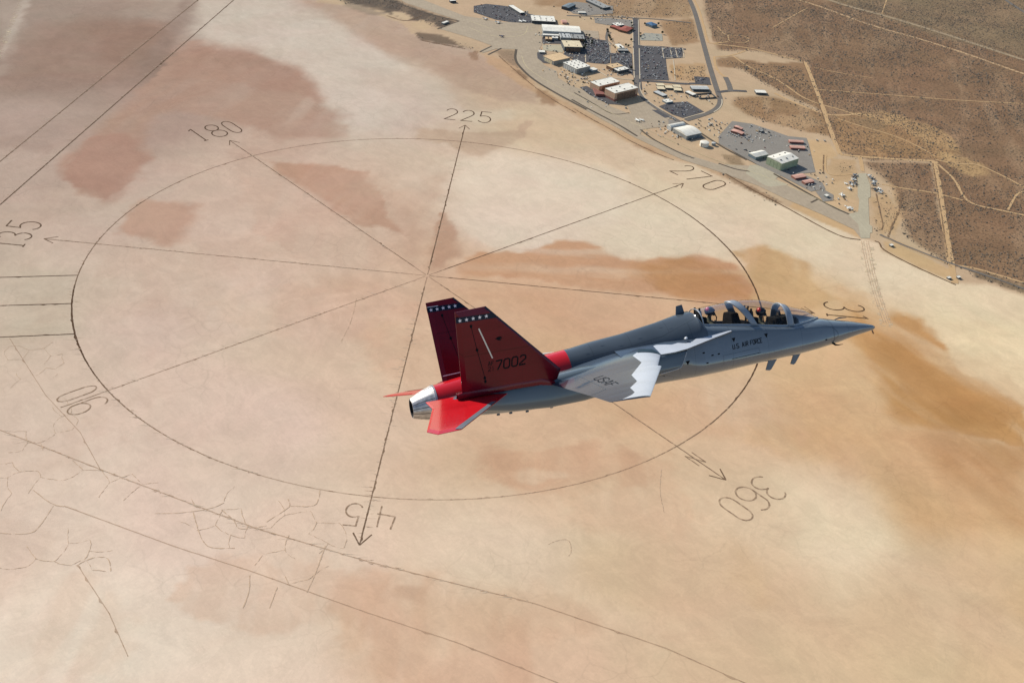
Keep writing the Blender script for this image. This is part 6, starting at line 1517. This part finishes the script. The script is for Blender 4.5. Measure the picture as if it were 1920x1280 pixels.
for sg in (1, -1):
    fin = plate('tail_fin', [(s, sg*fin_y(z), z) for s, z in FO], None, (0, sg*1, -.268), FT, M_FIN_SHADE, jet, inset=.10)
    o_ = FT/2+.004
    nrm = np.array([0, 1, -.268]); nrm /= np.linalg.norm(nrm)
    for side in (1, -1):                       # both faces of the fin carry the band and the stars
        def fm(p, k=0.0, side=side, sg=sg):
            off = side*(o_+k); return (p[0]+0*off, sg*(fin_y(p[1])+nrm[1]*off), p[1]+nrm[2]*off)
        b = [(13.205, 2.52), (12.235, 2.505), (12.10, 2.36), (13.20, 2.375)]
        band = jmesh('star_band', [fm(p) for p in b], [(0, 1, 2, 3)], M_NAVY, fin, smooth=None)
        for cx, cz in ((13.10, 2.437), (12.925, 2.437), (12.75, 2.44), (12.575, 2.443), (12.40, 2.445)):
            pts = star(cx, cz, .056)
            jmesh('star', [fm((cx, cz), .003)]+[fm(p, .003) for p in pts], [(0, 1+i, 1+(i+1) % 10) for i in range(10)], M_WHITE, band, smooth=None)
        on_map('rudder_hinge_line', [[(12.82, 2.24), (12.70, 1.59), (12.52, .72)]], .014, fm, M_BLACK, fin)
        for s_, z_ in ((12.82, 2.24), (12.70, 1.59), (12.54, .80), (12.53, .70)):
            jmesh('hinge_cover', [fm((s_+.035*math.cos(a), z_+.045*math.sin(a)), .004) for a in np.linspace(0, 2*math.pi, 9)[:-1]], [tuple(range(8))], M_BLACK, fin, smooth=None)
        if side == 1:
            on_map('formation_light', [[(12.62, 2.15), (12.30, 1.30)]], .034, fm, M_STRIP, fin)
            u = -.93/20.8                                          # one letter unit in s (letters run forward)
            m_ = 1 if sg > 0 else -1
            def fin_letters(t, o, du, dv, w):
                for i, c in enumerate(t): on_map('digit', word(c, (o[0]+du[0]*5.6*i, o[1]+du[1]*5.6*i), du, dv, 0), w, fm, M_BLACK, fin)
            if sg > 0:
                fin_letters('7002', (12.235, .955), (-.0395, .0018), (-.004, .0415), .036)
                fin_letters('AF', (12.43, 1.105), (-.0165, .0008), (-.001, .018), .014)
                fin_letters('21', (12.43, .962), (-.0165, .0008), (-.001, .018), .014)
            else:
                fin_letters('7002', (11.39, .99), (.0395, -.0018), (-.004, .0415), .036)
            bird = [(12.20, 1.80), (12.12, 1.85), (12.0, 1.84), (12.06, 1.815), (11.99, 1.79), (12.07, 1.785), (12.03, 1.745), (12.13, 1.755), (12.16, 1.785)]
            jmesh('bird_emblem', [fm(p, .001) for p in bird], [tuple(range(len(bird)))], M_BLACK, fin, smooth=None)
        else:
            on_map('fin_glint', [[(13.13, .615), (12.0, .665)]], .022, fm, M_WHITE, fin)  # rudder-hinge reflections painted as thin white lines
            on_map('fin_glint', [[(13.20, 2.525), (12.88, 2.52)]], .018, fm, M_WHITE, fin)
    # dark leading-edge strip
    le = [(10.42, .66), (12.39, 2.69), (12.34, 2.69), (12.30, 2.66), (10.56, .70)]
    for side in (1, -1):
        off = side*(.012+.03)
        jmesh('leading_edge_strip', [(s, sg*(fin_y(z)+nrm[1]*(side*(.010 if i in (0, 1) else .034))), z+nrm[2]*(side*(.010 if i in (0, 1) else .034))) for i, (s, z) in enumerate(((10.425, .66), (12.385, 2.685), (12.435, 2.66), (10.52, .64)))], [(0, 1, 2, 3)], M_NAVY, fin, smooth=None)
    # fin root fairing onto the body
    fv, ff = [], []
    for s, z0, w in ((10.62, .26, .02), (11.0, .42, .03), (11.8, .44, .035), (12.6, .42, .035), (13.15, .40, .03), (13.3, .36, .015)):
        y = fin_y(.46)
        fv += [(s, sg*(y+w*.6), z0-.10), (s, sg*(y+.03+w*.8), z0-.01), (s, sg*(y+.05), z0+.09), (s, sg*(y-.05), z0+.09), (s, sg*(y-.10-w*3), z0-.02), (s, sg*(y-.25-w*3), z0-.15)]
    for a in range(5):
        for k in range(5):
            q = (a*6+k, a*6+k+1, (a+1)*6+k+1, (a+1)*6+k); ff.append(q if sg > 0 else q[::-1])
    jmesh('fin_root_fairing', fv, ff, [M_FIN_SHADE], jet, smooth=50)
    # ---- stabilizer
    SO = [(11.97, 1.16), (13.78, 3.17), (14.38, 3.21), (14.58, 2.90), (14.04, 1.30), (14.07, .69), (13.3, .66), (12.5, .80)]
    stz = lambda y: .27-.135*(y-1.1)
    stab = plate('stabilizer', [(s, sg*y, stz(y)) for s, y in SO], None, (0, sg*.135, 1), .055, M_RED, jet, inset=.10, edge=.014)
    fm = lambda p, sg=sg: (p[0], sg*p[1], stz(p[1])+.016)
    jmesh('leading_edge_strip', [(12.42, sg*1.66, stz(1.66)+.022), (13.77, sg*3.16, stz(3.16)+.016), (13.93, sg*3.13, stz(3.13)+.030), (13.80, sg*2.98, stz(2.98)+.036), (12.56, sg*1.66, stz(1.66)+.036)], [(0, 1, 2, 3, 4)], M_EDGE, stab, smooth=None)

# ---- nozzle: overlapping petals, dark inside
NZ = [(13.68, .455, .15), (13.72, .47, .15), (13.95, .41, .135), (14.15, .345, .12), (14.34, .268, .10)]
n = 48; verts, faces, mi = [], [], []
for k, (s, r, zc) in enumerate(NZ):
    for i in range(n):
        t = 2*math.pi*i/n; rr = r*(1-.022*(1 if i % 4 == 0 else 0))
        verts.append((s, rr*math.sin(t), zc+rr*math.cos(t)))
for s, r, zc in ((14.34, .245, .10), (13.9, .33, .13), (13.6, .36, .14)):
    for i in range(n):
        t = 2*math.pi*i/n; verts.append((s, r*math.sin(t), zc+r*math.cos(t)))
for a in range(7):
    for i in range(n):
        j = (i+1) % n; faces.append((a*n+i, a*n+j, (a+1)*n+j, (a+1)*n+i)); mi.append(0 if a < 5 else 1)
faces.append(tuple(range(7*n, 8*n))); mi.append(1)
noz = jmesh('exhaust_nozzle', verts, faces, [M_NOZ, M_NOZIN], midx=mi, smooth=25)
for k_ in range(14):                                            # dark seams between the petals
    t = 2*math.pi*(k_+.5)/14; vs, fs = [], []
    for s_, r_, zc in NZ[1:]:
        for d in (-.007, .007): vs.append((s_, (r_+.002)*math.sin(t+d/r_), zc+(r_+.002)*math.cos(t+d/r_)))
    fs = [(2*i, 2*i+1, 2*i+3, 2*i+2) for i in range(len(NZ)-2)]
    jmesh('nozzle_seam', vs, fs, M_NOZIN, noz, smooth=None)
ringv, rf = [], []
for s, r in ((13.685, .468), (13.685, .482), (13.735, .482), (13.735, .468)):
    for i in range(n):
        t = 2*math.pi*i/n; ringv.append((s, r*math.sin(t), .15+r*math.cos(t)))
for a in range(4):
    for i in range(n): j = (i+1) % n; b2 = (a+1) % 4; rf.append((a*n+i, a*n+j, b2*n+j, b2*n+i))
jmesh('nozzle_ring', ringv, rf, [M_NOZ], noz, smooth=25)

# ---- antennas, probes, lights, small markings
def blade(name, pts, y0, th, mat, parent=jet):
    n = len(pts); vs = [(s, y0+th/2, z) for s, z in pts]+[(s, y0-th/2, z) for s, z in pts]
    fs = [tuple(range(n)), tuple(reversed(range(n, 2*n)))]+[(i, n+i, n+(i+1) % n, (i+1) % n) for i in range(n)]
    return jmesh(name, vs, fs, mat, parent, smooth=None)
blade('dorsal_antenna', [(6.16, 1.38), (6.44, 1.36), (6.40, 1.63), (6.22, 1.65)], 0, .03, M_DARK)
blade('belly_antenna', [(3.36, -.34), (3.66, -.34), (3.80, -.66), (3.68, -.69), (3.62, -.66)], .05, .035, M_EDGE)
blade('belly_antenna', [(2.56, -.29), (2.82, -.29), (2.98, -.62), (2.88, -.65), (2.82, -.62)], .05, .035, M_EDGE)
def tube(name, pts, rad, mat, parent=jet, k=8):
    vs, fs = [], []
    for i, p in enumerate(pts):
        a = np.array(pts[min(i+1, len(pts)-1)])-np.array(pts[max(i-1, 0)]); a = a/np.linalg.norm(a)
        u = np.cross(a, (0, 0, 1.0)); u = u/np.linalg.norm(u) if np.linalg.norm(u) > .01 else np.array([0, 1.0, 0]); v = np.cross(a, u)
        r = rad[i] if isinstance(rad, (list, tuple)) else rad
        for j in range(k):
            t = 2*math.pi*j/k; vs.append(tuple(np.array(p)+r*(u*math.cos(t)+v*math.sin(t))))
    for i in range(len(pts)-1):
        for j in range(k): q = (j+1) % k; fs.append((i*k+j, i*k+q, (i+1)*k+q, (i+1)*k+j))
    fs.append(tuple(range(k))); fs.append(tuple(range((len(pts)-1)*k, len(pts)*k)))
    return jmesh(name, vs, fs, mat, parent, smooth=40)
tube('air_data_probe', [(1.72, .33, -.15), (1.66, .43, -.22), (1.58, .45, -.24), (1.42, .45, -.24)], [.035, .028, .016, .006], M_BLACK)
tube('air_data_probe', [(1.72, -.33, -.15), (1.66, -.43, -.22), (1.58, -.45, -.24), (1.42, -.45, -.24)], [.035, .028, .016, .006], M_BLACK)
tube('nose_strake', [(1.35, 0, .438), (1.2, 0, .47), (.95, 0, .44)], [.012, .02, .008], M_DARK)
tube('beacon_light', [(6.55, .78, .80), (6.55, .78, .845)], [.05, .03], M_WHITE)
for s_, z_, y_ in ((10.6, -.46, .5), (11.3, -.45, .5), (11.75, -.42, .45), (12.1, -.40, .45)):
    jbox('belly_fairing', (s_, y_, z_), (.09, .04, .05), M_DARK, bev=.010)
def sidemap(p, off=.004): return (p[0], fus_y(p[0], p[1])+off, p[1])
def lettering(name, txt, org, du, dv, gap, w, fmap, parent, sub=None):
    x = 0.0                                    # every letter is a piece of its own
    for c in txt:
        if c != ' ':
            o2 = (org[0]+du[0]*x, org[1]+du[1]*x)
            on_map(name, word(c, o2, du, dv, 0), w, fmap, M_BLACK, parent, sub)
        x += {'I': 2.0, '.': 1.4, ' ': 2.4}.get(c, 4.0)+gap
lettering('letter', 'U.S. AIR FORCE', (5.16, .272), (-.0146, .0006), (0, .0205), 1.5, .0195, sidemap, fus)
def portmap(p): return (p[0], -fus_y(p[0], p[1])-.004, p[1])
lettering('letter', 'U.S. AIR FORCE', (4.2, .30), (.0146, -.0006), (0, .0205), 1.5, .0195, portmap, fus)
def wmap(p): return (p[0], p[1], wing_z(p[0], p[1])+.004)
lettering('letter', 'USAF', (9.85, 2.0), (.0005, .052), (-.048, .001), 1.4, .030, wmap, WING, .08)
for s_, z_ in ((5.10, .52), (4.05, .47), (6.55, .10)):
    jmesh('rescue_arrow', [sidemap((s_+.06, z_+.06)), sidemap((s_-.06, z_+.06)), sidemap((s_, z_-.06))], [(0, 1, 2)], M_BLACK, fus, smooth=None)
for s_, z_ in ((6.08, .32), (5.82, .21), (5.62, .215), (2.02, .0), (6.0, .02), (7.2, -.2)):
    jmesh('vent_mark', [sidemap((s_+.035, z_+.016)), sidemap((s_-.035, z_+.02)), sidemap((s_-.03, z_-.02)), sidemap((s_+.035, z_-.018))], [(0, 1, 2, 3)], M_BLACK, fus, smooth=None)
on_map('gear_door_gap', [[(5.22, .0), (4.30, .03)]], .014, sidemap, M_BLACK, fus, sub=.1)
on_map('gear_door_gap', [[(5.50, -.12), (5.48, .14), (4.35, .18), (4.32, .06)]], .006, sidemap, M_DARK, fus, sub=.1)
on_map('canopy_rear_seam', [[(6.75, .64), (6.78, .0), (6.72, -.3)]], .006, sidemap, M_DARK, fus, sub=.1)
def spine_map(p):
    y, s = p; ys, zs, w, zw, zb, nu, nl = [interp(ST, s, k) for k in range(1, 8)]
    return (s, y, zw+(zs-zw)*max(0, 1-(abs(y)/w)**nu)**(1/nu)+.004)
for s_, y_ in ((7.0, .28), (6.75, .42), (8.3, .42), (7.7, .38), (9.3, .40), (8.8, .30)):
    on_map('spine_vent', [[(y_, s_), (y_-.01, s_+.10)]], .010, spine_map, M_DARK, fus)

# ================================================================== the two pilots
M_SUIT = pmat('flight_suit', (.06, .065, .045), .85, var=.2, scale=9); M_SKIN = pmat('skin', (.45, .28, .20), .55, var=.1, scale=12)
M_VEST = pmat('survival_vest', (.035, .038, .034), .85, var=.25, scale=14); M_MASK = pmat('oxygen_mask', (.025, .027, .03), .6, var=.2, scale=12)
M_HBLK = pmat('helmet_dark', (.02, .022, .03), .25, var=.1, scale=10); M_HRED = pmat('helmet_red', (.42, .03, .02), .25, var=.1, scale=10); M_HPNK = pmat('helmet_pink', (.50, .04, .10), .25, var=.1, scale=10); M_VIS = pmat('helmet_visor', (.012, .014, .02), .08); M_GLV = pmat('flight_glove', (.30, .27, .22), .8, var=.15, scale=20)
def pilot(s0, z0, yaw, crest, label, headturn):
    """seated pilot; s0, z0 = seat reference (hips), one continuous skinned body"""
    p = empty('person'); p.matrix_world = jet.matrix_world.copy(); tag(p, label, 'person', 'pilots in the jet')
    V, E, Rd = [], [], []
    def ch(pts, root=None):
        last = root
        for q, r_ in pts:
            V.append(JP((s0+q[0], q[1], z0+q[2]))); Rd.append(r_); i = len(V)-1
            if last is not None: E.append((last, i))
            last = i
        return last
    pel = ch([((0, 0, .10), .15)])
    ch([((.03, 0, .28), .155), ((.07, 0, .44), .17)], pel); chest = len(V)-1
    neck = ch([((.08, 0, .58), .085), ((.05, 0, .66), .06), ((.03, 0, .74), .07)], chest)
    for sg in (1, -1):
        hip = ch([((-.06, sg*.10, .09), .095), ((-.28, sg*.14, .14), .085), ((-.48, sg*.16, .16), .065), ((-.60, sg*.16, -.06), .055), ((-.70, sg*.16, -.24), .045), ((-.84, sg*.16, -.25), .035)], pel)
        sh = ch([((.07, sg*.13, .50), .085), ((.06, sg*.21, .47), .068), ((0, sg*.26, .28), .05), ((-.16, sg*.24, .17), .042), ((-.29, sg*.17, .20), .034)], chest)
        hand = ch([((-.335, sg*.155, .215), .034), ((-.375, sg*.15, .225), .032)], sh)
        for k in range(4):                                    # fingers closing on the controls
            d = (k-1.5)*.017
            ch([((-.40, sg*.145+d*.3, .235+d), .0095), ((-.425+abs(d)*.2, sg*.135, .228+d), .009), ((-.42, sg*.115, .218+d), .0085), ((-.40, sg*.108, .212+d), .008)], hand)
        ch([((-.35, sg*.12, .235), .010), ((-.375, sg*.10, .245), .0095), ((-.40, sg*.095, .24), .009)], hand-1)
    me = bpy.data.meshes.new('body'); me.from_pydata([tuple(map(float, v)) for v in V], E, [])
    o = bpy.data.objects.new('body', me); COL.objects.link(o); o.parent = p
    sk = o.modifiers.new('skin', 'SKIN'); sk.use_smooth_shade = True
    for i, r_ in enumerate(Rd): me.skin_vertices[0].data[i].radius = (r_, r_)
    me.skin_vertices[0].data[pel].use_root = True
    sb = o.modifiers.new('sub', 'SUBSURF'); sb.levels = 1; sb.render_levels = 2
    me.materials.append(M_SUIT)
    # head, helmet, visor, mask
    hs, hz, hy = s0+.01, z0+.845, headturn
    def ball(name, c, r3, mat, par, seg=20, ring=12, cut=None):
        bm = bmesh.new(); bmesh.ops.create_uvsphere(bm, u_segments=seg, v_segments=ring, radius=1.0)
        for v in bm.verts:
            x, y, z = v.co.x*r3[0], v.co.y*r3[1], v.co.z*r3[2]
            x2, y2 = x*math.cos(hy)-y*math.sin(hy), x*math.sin(hy)+y*math.cos(hy)
            v.co = JP((c[0]+x2, c[1]+y2, c[2]+z))
        bmesh.ops.recalc_face_normals(bm, faces=bm.faces)
        m_ = bpy.data.meshes.new(name); bm.to_mesh(m_); bm.free(); m_.materials.append(mat); m_.shade_smooth()
        q = bpy.data.objects.new(name, m_); COL.objects.link(q); q.parent = par; return q
    fx, fy = -math.cos(hy), -math.sin(hy)                     # facing (s, y)
    ball('head', (hs, 0, hz-.02), (.095, .078, .125), M_SKIN, p)
    ball('nose', (hs+fx*.098, fy*.098, hz-.03), (.018, .014, .022), M_SKIN, p, 8, 6)
    hm = ball('helmet', (hs-fx*.012, -fy*.012, hz+.02), (.145, .130, .135), M_HBLK, p, 24, 14)
    ball('helmet_crest', (hs-fx*.055, -fy*.055+.022, hz+.055), (.085, .106, .092), crest, hm, 20, 12)
    ball('visor', (hs+fx*.075, fy*.075, hz+.025), (.078, .108, .062), M_VIS, hm, 20, 12)
    ball('oxygen_mask', (hs+fx*.105, fy*.105, hz-.075), (.052, .048, .056), M_MASK, hm, 14, 10)
    hose = [(hs+fx*.14, fy*.14, hz-.10), (hs+fx*.17, fy*.17+.02, hz-.18), (hs+fx*.13, fy*.10+.06, hz-.28), (hs+fx*.05, .10, hz-.38)]
    tube('oxygen_hose', hose, .018, M_MASK, p)
    # vest and white knee pad / chart
    vest = jbox('survival_vest', (s0+.05, 0, z0+.43), (.27, .40, .30), M_VEST, p, taper=.85, bev=.05)
    jbox('knee_board', (s0-.42, .15, z0+.245), (.15, .12, .02), M_WHITE, p, bev=.004)
    for sg in (1, -1): jbox('harness_strap', (s0-.075, sg*.09, z0+.46), (.02, .05, .26), M_GLV, p, bev=.006)
    return p
pilot(3.74, .20, 0, M_HRED, 'pilot in front cockpit wearing a red and dark helmet', -.25)
pilot(5.36, .47, 0, M_HPNK, 'pilot in rear cockpit wearing a dark helmet with pink patch', -.35)
